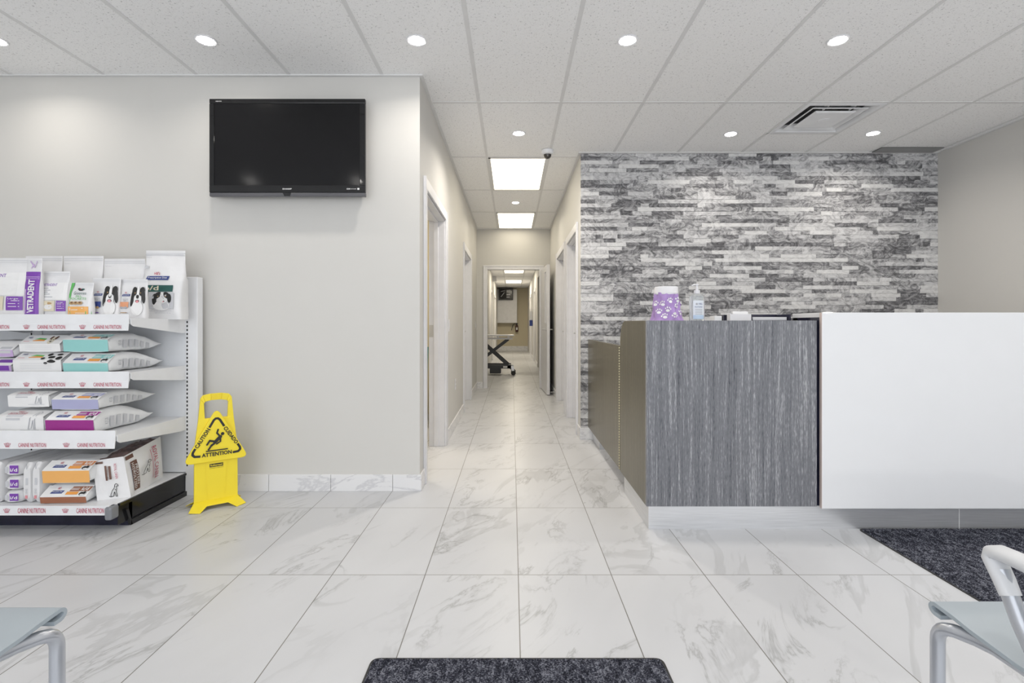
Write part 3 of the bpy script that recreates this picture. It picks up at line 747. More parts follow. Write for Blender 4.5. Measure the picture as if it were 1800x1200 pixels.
def art_purple(p):
    p.rect(0.03, 0.0, 0.97, 0.76, M_purp, 6, 10)
    p.text('VETRADENT', 0.30, 0.03, 0.72, 0.62, M_pwhite, 0.03, rot=90)
    p.rect(0.05, 0.66, 0.95, 0.672, M_lpurp, 4, 1); p.rect(0.05, 0.63, 0.95, 0.64, M_lpurp, 4, 1); p.rect(.05, .02, .22, .45, M_lpurp, 2, 6)
    for a, b in (((.3, .95), (.6, .84)), ((.6, .84), (.75, .95)), ((.4, .82), (.55, .90))): p.line(*a, *b, .03, M_lpurp)
def art_green(p):
    p.rect(0.0, 0.0, 1, 0.10, M_green, 6, 2); p.poly([(0.0, 0), (0.07, 0.0), (0.10, .35), (0.14, .7), (0.26, 0.99), (0.12, .99), (0.02, .6)], M_green)
    p.rect(0.06, 0.0, 0.92, 0.25, M_orangep, 6, 3); p.rect(.12, .185, .72, .205, M_pwhite, 2, 1); p.rect(.12, .14, .5, .16, M_pwhite, 2, 1); p.rect(.12, .04, .8, .055, M_pwhite, 2, 1)
    p.ell(0.52, 0.79, 0.05, 0.03, M_red); p.ell(0.62, 0.79, .08, .025, M_dgreen); p.ell(.46, .80, .06, .03, M_ink); p.ell(.55, .76, .1, .02, M_ink)
    p.text('Greenies', 0.26, 0.62, 0.78, 0.72, M_dgreen, -0.005); p.text('PILL', 0.38, 0.545, 0.64, 0.60, M_green); p.text('POCKETS', 0.14, 0.46, 0.82, 0.53, M_green)
    for k in range(3): p.ell(0.24+0.18*k, 0.36, 0.10, 0.055, M_tan); p.ell(.24+.18*k, .37, .05, .02, M_brown)
def art_treat(col):
    def f(p):
        p.badge(0.12, 0.52, 0.42, 0.58); p.text('TREATS', 0.17, 0.37, 0.38, 0.45, M_pgrey); p.text('dog', .2, .46, .3, .49, M_lgrey)
        p.rect(0.02, 0.21, 0.42, 0.36, col, 4, 3)
        p.ell(0.15, .20, .05, .035, M_tan if col is M_blue else M_pgrey); p.ell(.32, .20, .05, .035, M_tan if col is M_blue else M_pgrey); p.rect(.15, .18, .32, .22, M_tan if col is M_blue else M_pgrey)
        p.rect(.12, .05, .36, .07, M_purp if col is M_blue else M_tan, 2, 1); p.text('12 oz', .3, .045, .4, .075, M_blue)
        p.face_dog(0.74, 0.46, 0.52, 0.74)
    return f
def art_big(p):
    p.rect(0.02, 0.36, 0.80, 0.46, M_dgreen, 6, 3); p.rect(0.04, 0.28, 0.20, 0.37, M_dgreen, 3, 2); p.text('b/d', .10, .38, .45, .45, M_cream, .02)
    p.badge(0.10, 0.54, 0.66, 0.60); p.rect(.24, .10, .84, .345, M_lgrey, 5, 4)
    p.face_dog(0.55, 0.24, 0.50, 0.25); p.text('Canine Nutrition Alimento para perros', .25, .06, .80, .075, M_pgrey); p.text('NET WT 8.5 LB (3.85 kg)', .40, .03, .78, .042, M_pgrey)
    p.rect(.02, .93, .98, .934, M_pgrey, 6, 1); p.text('TRIM', .02, .885, .18, .895, M_pgrey); p.ell(.09, .74, .07, .025, M_lgrey)
ZS = 1.1305
G = []
stand_bag('food_bag', 'plain white bag at back of top shelf, behind the purple striped pouch', 33, 98, 448, 553, 3.10, 0.09, 2, art=art_plain, zbase=ZS)
stand_bag('food_bag', 'plain white bag at back of top shelf, behind the green edged pouch', 101, 171, 448, 553, 3.10, 0.09, 3, art=art_plain, zbase=ZS)
stand_bag('food_bag', 'crinkled white bag at back of top shelf, behind the two dog treat pouches', 173, 246, 453, 553, 3.10, 0.09, 4, art=art_plain, zbase=ZS)
stand_bag('chew_pouch', 'clear chew pouch at the far left of top shelf, cut by the photo edge', -44, 40, 452, 553, 2.88, 0.07, 5, art=art_vet, zbase=ZS)
stand_bag('chew_pouch', 'narrow purple panelled chew pouch with upright white lettering on top shelf', 40, 67, 453, 553, 2.82, 0.05, 6, art=art_purple, zbase=ZS)
stand_bag('chew_pouch', 'white chew pouch with cream window between purple and green pouches', 69, 115, 476, 553, 2.86, 0.06, 7, art=art_vet, zbase=ZS)
stand_bag('treat_pouch', 'cream pouch with green left edge and orange bottom on top shelf', 116, 158, 496, 553, 2.82, 0.05, 8, art=art_green, zbase=ZS)
stand_bag('treat_pouch', 'dog treat pouch with navy band beside the green edged pouch', 157, 206, 488, 553, 2.88, 0.05, 9, art=art_treat(M_blue), zbase=ZS)
stand_bag('treat_pouch', 'dog treat pouch with salmon band beside the tallest white bag', 207, 254, 490, 553, 2.90, 0.05, 10, art=art_treat(mat('salmon_print', (0.78, 0.36, 0.20), 0.4)), zbase=ZS)
stand_bag('food_bag', 'tallest white dog food bag with dark green band, right end of top shelf', 246, 315, 438, 560, 3.08, 0.11, 12, rz=R(3), art=art_big, box=5, zbase=ZS)

def lie_bag(name, label, x0, x1, ytop, ymid, ybot, D, L, panel, seed=1, art=None, zbase=None, group='dog food bags on the shelves', side=True, body=None, taper=0.45, rz=0):
    wd = (x1-x0)*D/F; h = PZ(ytop, D+0.04)-PZ(ybot, D) if zbase is None else 0
    zb_ = PZ(ybot, D) if zbase is None else zbase
    if zbase is not None: h = PZ(ytop, D+0.04)-zb_
    zm = min(0.8*h, max(0.2*h, PZ(ymid, D)-zb_))
    e = empty(name, (PX((x0+x1)/2, D), D, zb_), rz); tag(e, label, 'bag', group)
    s0 = 0.055
    def top(y):
        if y < s0: return zm+(h-zm)*(y/s0)
        t = (y-s0)/(L-s0)
        return h*(1+0.05*math.sin(t*5)) if t < taper else h+(0.36*h-h)*min(1, (t-taper)/(0.97-taper))**1.4
    def bot(y):
        if y < 0.012: return zm*(1-y/0.012)
        t = (y-s0)/(L-s0)
        return 0 if t < 0.7 else 0.33*h*((t-0.7)/0.3)**1.5
    ys = [0, 0.004, 0.012, 0.03, s0]+[s0+(L-s0)*i/12 for i in range(1, 13)]
    nn = 24; vs = []; fs = []
    for j, y in enumerate(ys):
        a = wd/2*(1-0.03*math.exp(-y*30)+0.02*math.sin(y*20+seed)); t_, b_ = top(y), bot(y); c = (t_+b_)/2; r = max(0.0015, (t_-b_)/2)
        for k in range(nn):
            an = 2*math.pi*(k+.5)/nn; ca, sa = math.cos(an), math.sin(an)
            px_ = a*math.copysign(abs(ca)**0.38, ca); pz_ = c+r*math.copysign(abs(sa)**0.5, sa)
            vs.append((px_+wr(y, pz_, seed, .004)*(y > s0), y, max(0, pz_+(wr(px_, y, seed+3, .006) if y > s0 else 0))))
    for j in range(len(ys)-1):
        for k in range(nn): fs.append((j*nn+k, j*nn+(k+1) % nn, (j+1)*nn+(k+1) % nn, (j+1)*nn+k))
    fs += [tuple(range(nn))[::-1], tuple((len(ys)-1)*nn+k for k in range(nn))]
    MB().add(vs, fs).build('bag_body', body or M_bagg, e, smooth=True)
    def fn(u, v, k):      # v 0..1 lower panel, 1..2 upper sloping panel
        x = (u-0.5)*wd*(0.985)
        if v <= 1: return (x+(1-v)*0.01*(.5-u)*0, 0.006*(1-v)-0.0015-k+wr(x, v, seed, .002)*0, 0.004+(zm-0.004)*v)
        return (x+(v-1)*0.012, s0*(v-1)-0.0022-k, zm+(h-zm)*(v-1)+0.0022+k)
    p = Print(fn)
    p.rect(0, 0, 1, 1, panel, 8, 3); p.rect(0, 1, 1, 1.93, M_pwhite, 8, 3)
    if art: art(p)
    p.build('printed_end', e)
    if side:
        q = Print(lambda u, v, k: (wd/2*1.005+0.004+k, s0+u*(L-s0)*0.8, h*(0.12+0.7*v)*(1 if u < taper else max(.3, 1-(u-taper)))))
        q.text('8.5 LB', 0.04, 0.35, 0.11, 0.75, M_pgrey, 0.01, rot=90)
        for k in range(5): q.rect(0.16+k*0.15, 0.12, 0.25+k*0.15, 0.8, M_lgrey, 2, 1)
        q.build('printed_side', e)
    return e
def art_pd(col, txt='k/d', col2=None):
    def f(p):
        p.badge(0.16, 1.25, 0.42, 1.50); p.rect(0.55, 1.42, 0.98, 1.80, col, 3, 1, skew=.02); p.rect(0.52, 1.14, 0.78, 1.38, col2 or M_orange, 3, 1)
        p.text(txt, .80, 1.47, .95, 1.74, M_pwhite, .02); p.rect(.57, 1.62, .74, 1.66, M_pwhite, 1, 1); p.rect(.57, 1.52, .74, 1.56, M_pwhite, 1, 1)
        p.ell(.86, 1.2, .04, .14, M_ink); p.ell(.92, 1.26, .035, .12, M_ink); p.ell(.9, 1.12, .05, .05, M_pwhite)
    return f
def art_pup(p, cow=False):
    p.rect(0, 0, 1, 1, M_pwhite, 8, 2)
    p.poly([(0.26, 1.45), (0.36, 1.62), (0.55, 1.55), (0.55, 1.40), (0.40, 1.46)], M_green); p.poly([(0.26, 1.32), (0.40, 1.46), (0.55, 1.40), (0.55, 1.26), (0.27, 1.26)], M_orange)
    p.text("Hill's", .08, 1.55, .18, 1.75, M_blue, .01); p.rect(.06, 1.2, .2, 1.24, M_pink, 1, 1)
    if cow:
        for u, v, a, b in ((.66, 1.6, .05, .16), (.75, 1.3, .07, .14), (.86, 1.62, .06, .12), (.92, 1.2, .06, .2), (.6, 1.15, .04, .12), (.80, .9, .09, .12), (.68, .75, .04, .1)): p.ell(u, v, a, b, M_ink)
    else:
        p.ell(.72, 1.35, .07, .38, M_cream); p.ell(.66, 1.62, .03, .2, M_brown); p.ell(.78, 1.62, .03, .2, M_brown); p.ell(.70, 1.4, .012, .05, M_ink); p.ell(.75, 1.4, .012, .05, M_ink); p.ell(.725, 1.2, .02, .07, M_ink)
    for k in range(3): p.rect(.15, .7-k*.2, .8, .72-k*.2, M_lgrey, 2, 1)
def art_rc(p):
    p.rect(0, 0, 1, 1, M_pwhite, 8, 2)
    p.crown(.40, 1.72, 0.14, M_red) if False else None
    for i in range(-2, 3): p.line(.36+i*.02, 1.62, .36+i*.035, 1.85, .010, M_red)
    p.text('ROYAL CANIN', .18, 1.40, .55, 1.58, M_red, .005); p.rect(.16, 1.32, .56, 1.35, M_red, 2, 1)
    p.rect(.2, 1.0, .55, 1.22, M_lgrey, 2, 1); p.rect(.2, .8, .5, .92, M_lgrey, 2, 1)
    s = [(-.35,-.45),(-.1,-.42),(.05,-.1),(.1,-.45),(.22,-.45),(.2,-.1),(.28,.12),(.3,.3),(.46,.3),(.44,.4),(.3,.48),(.18,.42),(.1,.2),(-.15,-.02),(-.35,-.45)]
    for a, b in zip(s, s[1:]): p.line(.76+a[0]*.26, .95+a[1]*1.5, .76+b[0]*.26, .95+b[1]*1.5, .014, M_pgrey)
    p.rect(.5, .2, .9, .24, M_lgrey, 2, 1)
z2 = 0.8325; z3 = 0.5075; z4 = 0.1455
lie_bag('food_bag', 'lower teal ended bag on the second shelf, right stack', 110, 190, 621, 638, 653, 2.80, 0.44, M_teal, 1, art_pd(M_teal, 'd/d'), zbase=z2)
b = lie_bag('food_bag', 'upper teal ended bag on the second shelf, right stack', 110, 190, 587, 597, 619, 2.80, 0.43, M_teal, 2, art_pd(M_teal, 'z/d'))
lie_bag('food_bag', 'lower white bag with black and white dog patches, second shelf', 22, 108, 619, 633, 653, 2.82, 0.42, M_pwhite, 3, lambda p: art_pup(p, True), zbase=z2, side=False)
lie_bag('food_bag', 'upper white bag with a tan puppy face, second shelf', 33, 106, 589, 604, 619, 2.82, 0.42, M_pwhite, 4, art_pup, side=False)
lie_bag('food_bag', 'lower purple printed bag at the left edge of the second shelf', -60, 20, 629, 642, 653, 2.82, 0.42, M_lpurp, 5, lambda p: p.rect(.6, .2, .95, 1.7, M_purp), zbase=z2, side=False)
lie_bag('food_bag', 'upper purple printed bag at the left edge of the second shelf', -60, 23, 599, 615, 628, 2.82, 0.42, M_lpurp, 6, lambda p: p.rect(.7, .5, .95, 1.3, M_lgrey), side=False)
lie_bag('food_bag', 'lower white bag with a dog drawing, third shelf, left stack', -6, 77, 722, 730, 757, 2.72, 0.42, M_pwhite, 7, art_rc, zbase=z3, side=False)
lie_bag('food_bag', 'upper white bag with a dog drawing, third shelf, left stack', 13, 86, 688, 694, 716, 2.74, 0.42, M_pwhite, 8, art_rc, side=False)
lie_bag('food_bag', 'magenta ended bag at the bottom of its stack, third shelf', 79, 165, 722, 738, 757, 2.71, 0.45, M_mag, 9, art_pd(M_mag, 'i/d'), zbase=z3)
lie_bag('food_bag', 'lavender ended bag stacked on the magenta one, third shelf', 90, 173, 690, 702, 720.5, 2.74, 0.44, M_lav, 10, art_pd(M_lav, 'w/d'))
lie_bag('food_bag', 'brown ended bag on the base shelf beneath the orange one', 71, 150, 853, 873, 888, 2.69, 0.30, M_brownp, 11, art_pd(M_brownp, 'k/d'), zbase=z4, rz=R(2.5))
lie_bag('food_bag', 'orange ended bag on the base shelf above the brown one', 75, 156, 809, 827, 850, 2.69, 0.30, M_orangep, 12, art_pd(mat('rust_print', (0.62, 0.25, 0.10), .4), 'k/d'), rz=R(2.5))
# bags on edge, base shelf
def edge_bag(label, x0, x1, y0, y1, D, L, seed, rolled=False):
    wd = (x1-x0)*D/F; h = PZ(y0, D)-(z4+0.0) if y1 > 880 else PZ(y0, D)-PZ(y1, D); zb_ = z4 if y1 > 880 else PZ(y1, D)
    e = empty('food_bag', (PX((x0+x1)/2, D), D, zb_)); tag(e, label, 'bag', 'dog food bags on the shelves')
    ys = [0, 0.006, 0.02, 0.06]+[0.06+(L-0.06)*i/8 for i in range(1, 9)]; nn = 20; vs = []; fs = []
    for y in ys:
        k0 = min(1, 0.55+(y/0.03)*0.45) if rolled else min(1, .8+y*10); a = wd/2*k0; r = h/2*(min(1, 0.75+y*12))
        if y > L*0.7: a *= 1-0.9*(y-L*0.7)/(L*0.3)
        for k in range(nn):
            an = 2*math.pi*(k+.5)/nn; ca, sa = math.cos(an), math.sin(an); ex = 0.8 if rolled else 0.35
            vs.append((a*math.copysign(abs(ca)**(0.6), ca)+wr(y, k*.03, seed, .006)*(y > .02), y, h/2+r*math.copysign(abs(sa)**ex, sa)))
    for j in range(len(ys)-1):
        for k in range(nn): fs.append((j*nn+k, j*nn+(k+1) % nn, (j+1)*nn+(k+1) % nn, (j+1)*nn+k))
    fs += [tuple(range(nn))[::-1], tuple((len(ys)-1)*nn+k for k in range(nn))]
    MB().add(vs, fs).build('bag_body', M_bag, e, smooth=True)
    p = Print(lambda u, v, k: ((u-.5)*wd, -0.001-k, v*h))
    if rolled:
        p.rect(.42, .22, .85, .80, M_purp, 3, 3); p.text('i/d', .45, .35, .8, .6, M_pwhite, .02); p.rect(.2, .25, .36, .7, M_lgrey, 1, 1)
    else:
        p.rect(.35, .45, .65, .62, M_lgrey, 1, 2); p.text('15 KG', .35, .25, .6, .36, M_pgrey, 0, 90); p.rect(.30, .12, .6, .2, M_pink, 1, 1); p.rect(.47, .84, .53, .97, M_pgrey, 1, 1)
    p.build('printed_end', e); return e
edge_bag('white bag standing on edge on base shelf, directly left of orange ended bag', 56, 71, 812, 888, 2.70, 0.48, 1)
edge_bag('white bag standing on edge on base shelf, second from orange ended bag', 40, 55, 813, 888, 2.70, 0.48, 2)
edge_bag('lowest purple printed rolled bag, left end of base shelf', 2, 38, 863, 888, 2.70, 0.46, 3, True)
edge_bag('middle purple printed rolled bag, left end of base shelf', 3, 38, 838, 862, 2.70, 0.46, 4, True)
edge_bag('topmost purple printed rolled bag, left end of base shelf', 2, 38, 813, 837, 2.70, 0.46, 5, True)
edge_bag('white bag standing on edge cut by left photo edge, base shelf', -22, 1, 812, 888, 2.70, 0.46, 6)
# big wide bag on the base deck, right end
e = empty('food_bag', (-2.13, 2.72, z4)); tag(e, 'large opened white bag with brown print, right end of base shelf', 'bag', 'dog food bags on the shelves')
def W3(x, y, z): return Vector((x+2.13, y-2.72, z-z4))
fl, fr_, br, bl = W3(-2.245, 2.74, z4), W3(-2.107, 2.80, z4), W3(-2.185, 3.17, z4), W3(-2.31, 3.17, z4)
tl, tr, tbr, tbl = W3(-2.27, 2.74, .362), W3(-2.149, 2.80, .370), W3(-2.187, 3.15, .403), W3(-2.31, 3.15, .39)
def bilin(a, b, c, d, u, v): return a*(1-u)*(1-v)+b*u*(1-v)+c*u*v+d*(1-u)*v
def patch_face(mb, a, b, c, d, n=12, amp=0.008, mi=0, seed=0):
    nr = (b-a).cross(d-a).normalized(); vs = []; fs = []
    for j in range(n+1):
        for i in range(n+1):
            u, v = i/n, j/n; w_ = math.sin(math.pi*u)*math.sin(math.pi*v)
            vs.append(bilin(a, b, c, d, u, v)+nr*(w_*amp+w_*amp*1.2*noise.noise(Vector((u*4+seed, v*4, seed)))))
    for j in range(n):
        for i in range(n): o = j*(n+1)+i; fs.append((o, o+1, o+n+2, o+n+1))
    mb.add(vs, fs, mi)
mb = MB(); patch_face(mb, fl, fr_, tr, tl); patch_face(mb, fr_, br, tbr, tr, amp=0.012, seed=2); patch_face(mb, br, bl, tbl, tbr); patch_face(mb, bl, fl, tl, tbl)
patch_face(mb, fl, bl, br, fr_, amp=0)
mb.build('bag_body', M_bag, e, smooth=True)
mb = MB(); dz = Vector((0, 0, 0.012)); patch_face(mb, tl-dz, tr-dz, tbr-dz, tbl-dz, 26, 0.01, 0, 5)
mb.v = [(x, y, z+0.014*noise.noise(Vector((x*60, y*22, 1)))) for x, y, z in mb.v]; mb.build('brown_gusset', mat('brown_gusset', (0.20, 0.14, 0.135), 0.3, bmp=1, bscale=30, var=.5), e, smooth=True)
nf = (fr_-fl).cross(tl-fl).normalized(); ns = (br-fr_).cross(tr-fr_).normalized()
p = Print(lambda u, v, k: bilin(fl, fr_, tr, tl, u, v)+nf*(0.002+k+0.010*math.sin(math.pi*min(1, max(0, u)))*math.sin(math.pi*min(1, max(0, v)))*1.4))
p.rect(.04, .90, .32, .95, M_brown, 2, 1); p.rect(.36, .48, .42, .84, M_brown, 1, 4); p.rect(.48, .50, .55, .82, M_brown, 1, 4); p.text('VETERINARY DIET', .43, .50, .475, .82, M_brown, 0, -90)
p.text('ROYAL CANIN', .66, .50, .74, .86, M_red, .0, -90); p.sketch_dog(.55, .22, .34, M_ink, .05)
p.build('printed_front', e)
p = Print(lambda u, v, k: bilin(fr_, br, tbr, tr, u, v)+ns*(0.003+k+0.012*math.sin(math.pi*min(1, max(0, u)))*math.sin(math.pi*min(1, max(0, v)))*1.5))
p.rect(.02, .88, .20, .97, M_brown, 2, 2); p.rect(.10, .10, .24, .80, M_brown, 2, 4); p.text('HYDROLYZED', .11, .14, .165, .76, M_pwhite, 0, -90); p.text('PROTEIN', .175, .22, .225, .70, M_pwhite, 0, -90)
p.text('ROYAL CANIN', .66, .12, .80, .88, M_red, .01, -90); p.rect(.60, .15, .612, .85, M_red, 1, 5); p.sketch_dog(.42, .50, .30, M_ink, .04)
p.build('printed_side', e)

# ---------------------------------------------------------------- wet floor sign
wf = empty('wet_floor_sign', (-1.80, 3.08, 0), R(38)); tag(wf, 'yellow plastic caution wet floor sign standing beside the shelf', 'floor sign')
def rounded(pts, r, n=4):
    out = []; m_ = len(pts)
    for i in range(m_):
        p0, p1, p2 = Vector(pts[i-1]), Vector(pts[i]), Vector(pts[(i+1) % m_])
        rr = r[i] if isinstance(r, (list, tuple)) else r
        a = (p0-p1); b = (p2-p1); ra = min(rr, a.length*.45); rb = min(rr, b.length*.45); a = p1+a.normalized()*ra; b = p1+b.normalized()*rb
        for k in range(n+1):
            t = k/n; out.append(tuple(a*(1-t)**2+p1*2*t*(1-t)+b*t**2))
    return out
# frame body (with the handle hole) built from strips
B0, B1, B2 = 0.030, 0.40, 0.680
mb = MB()
mb.prism(rounded([(-0.116, B0), (0.116, B0), (0.114, 0.36), (0.093, 0.535), (-0.093, 0.535), (-0.114, 0.36)], .004), 'y', -0.012, 0.012)
hndl = [(-0.0935, 0.53), (-0.083, 0.655), (-0.070, 0.674), (-0.03, 0.682), (0.03, 0.682), (0.070, 0.674), (0.083, 0.655), (0.0935, 0.53)]
inner = [(-0.060, 0.53), (-0.064, 0.625), (-0.058, 0.636), (-0.025, 0.643), (0.025, 0.643), (0.058, 0.636), (0.064, 0.625), (0.060, 0.53)]
for i in range(7):
    mb.prism([hndl[i], hndl[i+1], inner[i+1], inner[i]], 'y', -0.011, 0.011)
mb.build('body', M_yel, wf, bevel=0.002)
mb = MB()
for k in range(9): mb.box(-0.034+k*0.008, -0.030+k*0.008, -0.0135, -0.008, 0.646, 0.680)
mb.build('grip_ribs', M_yel, wf)
mb = MB(); mb.prism([(-0.062, 0.28), (-0.057, 0.28), (-0.043, B0+.01), (-0.048, B0+.01)], 'y', -0.014, -0.011); mb.prism([(0.062, 0.28), (0.057, 0.28), (0.043, B0+.01), (0.048, B0+.01)], 'y', -0.014, -0.011); mb.build('moulded_ribs', M_yel, wf)
tri = rounded([(-0.174, 0.275), (0.174, 0.275), (0.0, 0.600)], [0.045, 0.045, 0.05], 6)
MB().prism(tri, 'y', -0.030, -0.012).build('warning_triangle', M_yel, wf, bevel=0.004)
for k_, sg in enumerate((-1, 1)):
    mb = MB(); mb.prism([(-0.118, 0.034), (0.118, 0.034), (0.150, 0.006), (0.150, 0.0), (0.10, 0.0), (0.055, 0.018), (-0.055, 0.018), (-0.10, 0.0), (-0.150, 0.0), (-0.150, 0.006)], 'y', sg*0.012, sg*0.012+sg*0.004)
    # flared foot
    pts = [(-0.116, sg*0.010, 0.040), (0.116, sg*0.010, 0.040), (0.150, sg*0.075, 0.004), (0.095, sg*0.105, 0.0), (0.055, sg*0.060, 0.022), (-0.055, sg*0.060, 0.022), (-0.095, sg*0.105, 0.0), (-0.150, sg*0.075, 0.004)]
    up_ = [Vector(q)+Vector((0, 0, 0.004)) for q in pts]; mb2 = MB()
    n = 8; mb2.add(pts+[tuple(q) for q in up_], [(0, 1, 4, 5), (1, 2, 3, 4), (0, 5, 6, 7), (8, 13, 12, 9), (9, 12, 11, 10), (8, 15, 14, 13)]+[(i, (i+1) % n, n+(i+1) % n, n+i) for i in range(n)])
    mb2.build('foot', M_yel, wf, bevel=0.0015)
p = Print(lambda u, v, k: (u, -0.0303-k, v))
def bend(pts, wd):
    for a, b in zip(pts, pts[1:]): p.line(*a, *b, wd, M_ink)
    for q in pts[1:-1]: p.ell(*q, wd/2, wd/2, M_ink, 10)
wl = 0.013
bend([(-0.039, 0.482), (-0.016, 0.524), (-0.006, 0.533), (0.006, 0.533), (0.016, 0.524), (0.039, 0.482)], wl)
bend([(-0.111, 0.366), (-0.124, 0.343), (-0.125, 0.330), (-0.115, 0.319), (-0.085, 0.3165)], wl)
bend([(0.111, 0.366), (0.124, 0.343), (0.125, 0.330), (0.115, 0.319), (0.085, 0.3165)], wl)
p.text('ATTENTION', -0.079, 0.309, 0.079, 0.333, M_ink, 0.03)
ang = math.degrees(math.atan2(0.116, 0.072))
p.text_dir('CAUTION', -0.0745, 0.4235, 0.125, 0.023, ang, M_ink, 0.03); p.text_dir('CUIDADO', 0.0745, 0.4235, 0.125, 0.023, -ang, M_ink, 0.03)
# slipping figure
p.ell(0.030, 0.438, 0.0095, 0.0095, M_ink)
for a, b, wd in (((0.018, 0.422), (-0.010, 0.392), 0.019), ((0.016, 0.424), (0.000, 0.446), .010), ((0.0, 0.446), (0.006, 0.466), .009), ((0.018, 0.418), (0.018, 0.393), .009), ((0.018, 0.393), (-0.002, 0.380), .008),
               ((-0.010, 0.396), (-0.038, 0.404), .012), ((-0.038, 0.404), (-0.052, 0.382), .010), ((-0.008, 0.390), (-0.030, 0.374), .012), ((-0.030, 0.374), (-0.044, 0.352), .010)):
    p.line(*a, *b, wd, M_ink); p.ell(*a, wd/2, wd/2, M_ink, 10); p.ell(*b, wd/2, wd/2, M_ink, 10)
p.line(-0.058, 0.3435, 0.058, 0.3435, 0.007, M_ink)
p.build('warning_print', wf)
p = Print(lambda u, v, k: (u, -0.0125-k, v))
p.rect(-0.036, 0.239, 0.036, 0.259, M_ink, 1, 1); p.text('Rubbermaid', -0.031, 0.244, 0.031, 0.255, M_yel, .02); p.text('COMMERCIAL PRODUCTS', -0.036, 0.230, 0.036, 0.2345, M_ink)
p.build('maker_label', wf)

# ---------------------------------------------------------------- reception desk
DX, DY = 0.72, 2.71
rd = empty('reception_desk', (DX, DY, 0)); tag(rd, 'grey woodgrain and glossy white reception desk before the stone wall', 'reception desk')
def rr(mb): mb.v = [tuple(Vector(q)-Vector((DX, DY, 0))) for q in mb.v]; return mb
rr(MB().box(1.633, 1.66, DY+0.014, DY+0.025, 0.126, 1.121)).build('gap_shade_strip', M_navy, rd)  # dark strip standing in for the shade in the gap between the panels
rr(MB().box(1.645, 1.6468, 2.690, 2.709, 0.121, 1.163)).build('edge_band', mat('pink_beige_edge', (0.62, 0.52, 0.48), .4), rd)
rr(MB().box(1.665, 1.69, 2.712, 3.0, 1.1187, 1.1375)).build('ledge_shade_block', M_navy, rd)  # dark block in place of the shade under the white ledge
rr(MB().box(DX, 1.632, DY, DY+0.025, 0.126, 1.121)).build('front_panel', M_wood, rd, bevel=0.001, seg=1)
side = [(DY+0.0255, 0.126), (DY+0.0255, 1.121)]+[(3.23+0.14*math.sin(R(a)), 0.981+0.14*math.cos(R(a))) for a in range(0, 91, 10)]+[(3.37, 0.126)]
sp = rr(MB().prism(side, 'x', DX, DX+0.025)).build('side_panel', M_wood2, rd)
eb = MB()
rim = [(DY+.0255, 1.1212)]+[(3.23+0.1405*math.sin(R(a)), 0.981+0.1405*math.cos(R(a))) for a in range(0, 91, 10)]+[(3.3705, 0.96)]
for a_, b_ in zip(rim, rim[1:]):
    eb.add([(DX-.0004, a_[0], a_[1]), (DX-.0004, b_[0], b_[1]), (DX+.0025, b_[0], b_[1]+.0006), (DX+.0025, a_[0], a_[1]+.0006)], [(0, 1, 2, 3)])
rr(eb).build('edge_band', M_cream, sp)
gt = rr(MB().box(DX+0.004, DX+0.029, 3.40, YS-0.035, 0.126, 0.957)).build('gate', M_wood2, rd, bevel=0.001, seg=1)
mb = MB(); mb.box(DX-0.001, DX+0.004, 3.372, 3.398, 0.13, 0.957)
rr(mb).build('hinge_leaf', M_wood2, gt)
mb = MB(); z_ = 0.134
while z_ < 0.95: mb.tube([(DX-0.002, 3.385, z_), (DX-0.002, 3.385, z_+0.009)], 0.0045, 8); z_ += 0.0175
rr(mb).build('hinge', mat('brass', (0.68, 0.62, 0.42), 0.3, metal=.4), gt)
mb = MB(); mb.box(DX+0.014, 4.075, DY+0.013, DY+0.025, 0, 0.126); mb.box(DX+0.014, DX+0.026, DY+0.025, 3.31, 0, 0.126)
rr(mb).build('toe_kick', M_alu, rd)
rr(MB().box(2.404, 2.406, DY+0.0122, DY+.013, 0.002, 0.12)).build('toe_kick_joint', M_pwhite, rd)
mb = MB(); mb.box(DX+0.05, DX+0.14, 4.45, YS-0.035, 0, 0.12); rr(mb).build('plinth', M_alu, rd)
mb = MB(); mb.box(DX+0.0255, 1.66, DY+0.0255, 3.13, 1.095, 1.1185); rr(mb).build('counter_top', mat('ledge_laminate', (0.30, 0.29, 0.28), 0.4), rd)
mb = MB(); mb.box(1.647, 4.075, 2.690, 2.709, 0.121, 1.163); rr(mb).build('white_panel', M_gloss, rd, bevel=0.002)
mb = MB(); mb.box(1.66, 4.075, 2.7105, 3.00, 1.138, 1.163); rr(mb).build('white_ledge', M_gloss, rd, bevel=0.002)
mb = MB(); mb.box(DX+0.03, 4.07, 3.08, 3.10, 0.126, 1.094); mb.box(DX+.03, 4.07, 3.10, 3.75, 0.72, 0.745); mb.box(1.665, 1.685, 2.95, 3.08, .126, 1.137); rr(mb).build('work_surface', M_wood, rd)

# things on the desk
ZC = 1.1187
j = empty('treat_jar', (PX(1171, 2.9), 2.90, ZC)); tag(j, 'white lidded jar wrapped in purple paw print cloth on the desk', 'jar')
MB().lathe([(0.056, 0.0), (0.058, 0.01), (0.056, 0.14), (0.054, 0.152), (0.054, 0.16)], 0, 0, 40).build('jar_body', M_white, j, smooth=True)
lp = [(0.064, 0.150), (0.067, 0.152), (0.068, 0.160), (0.066, 0.163), (0.066, 0.190), (0.062, 0.196), (0.03, 0.198)]
MB().lathe(lp, 0, 0, 40).build('lid', M_trim, j, smooth=True)
def clr(a, z):
    t = z/0.155; r = 0.080-0.014*t+0.003*math.sin(a*5+z*40)+0.003*math.sin(a*11-z*60)+(0.014*math.exp(-z*45)*(1+0.5*math.sin(a*3+2)))
    return r+0.006*noise.noise(Vector((math.cos(a)*3, math.sin(a)*3, z*30)))
vs = []; fs = []; na, nz = 72, 22
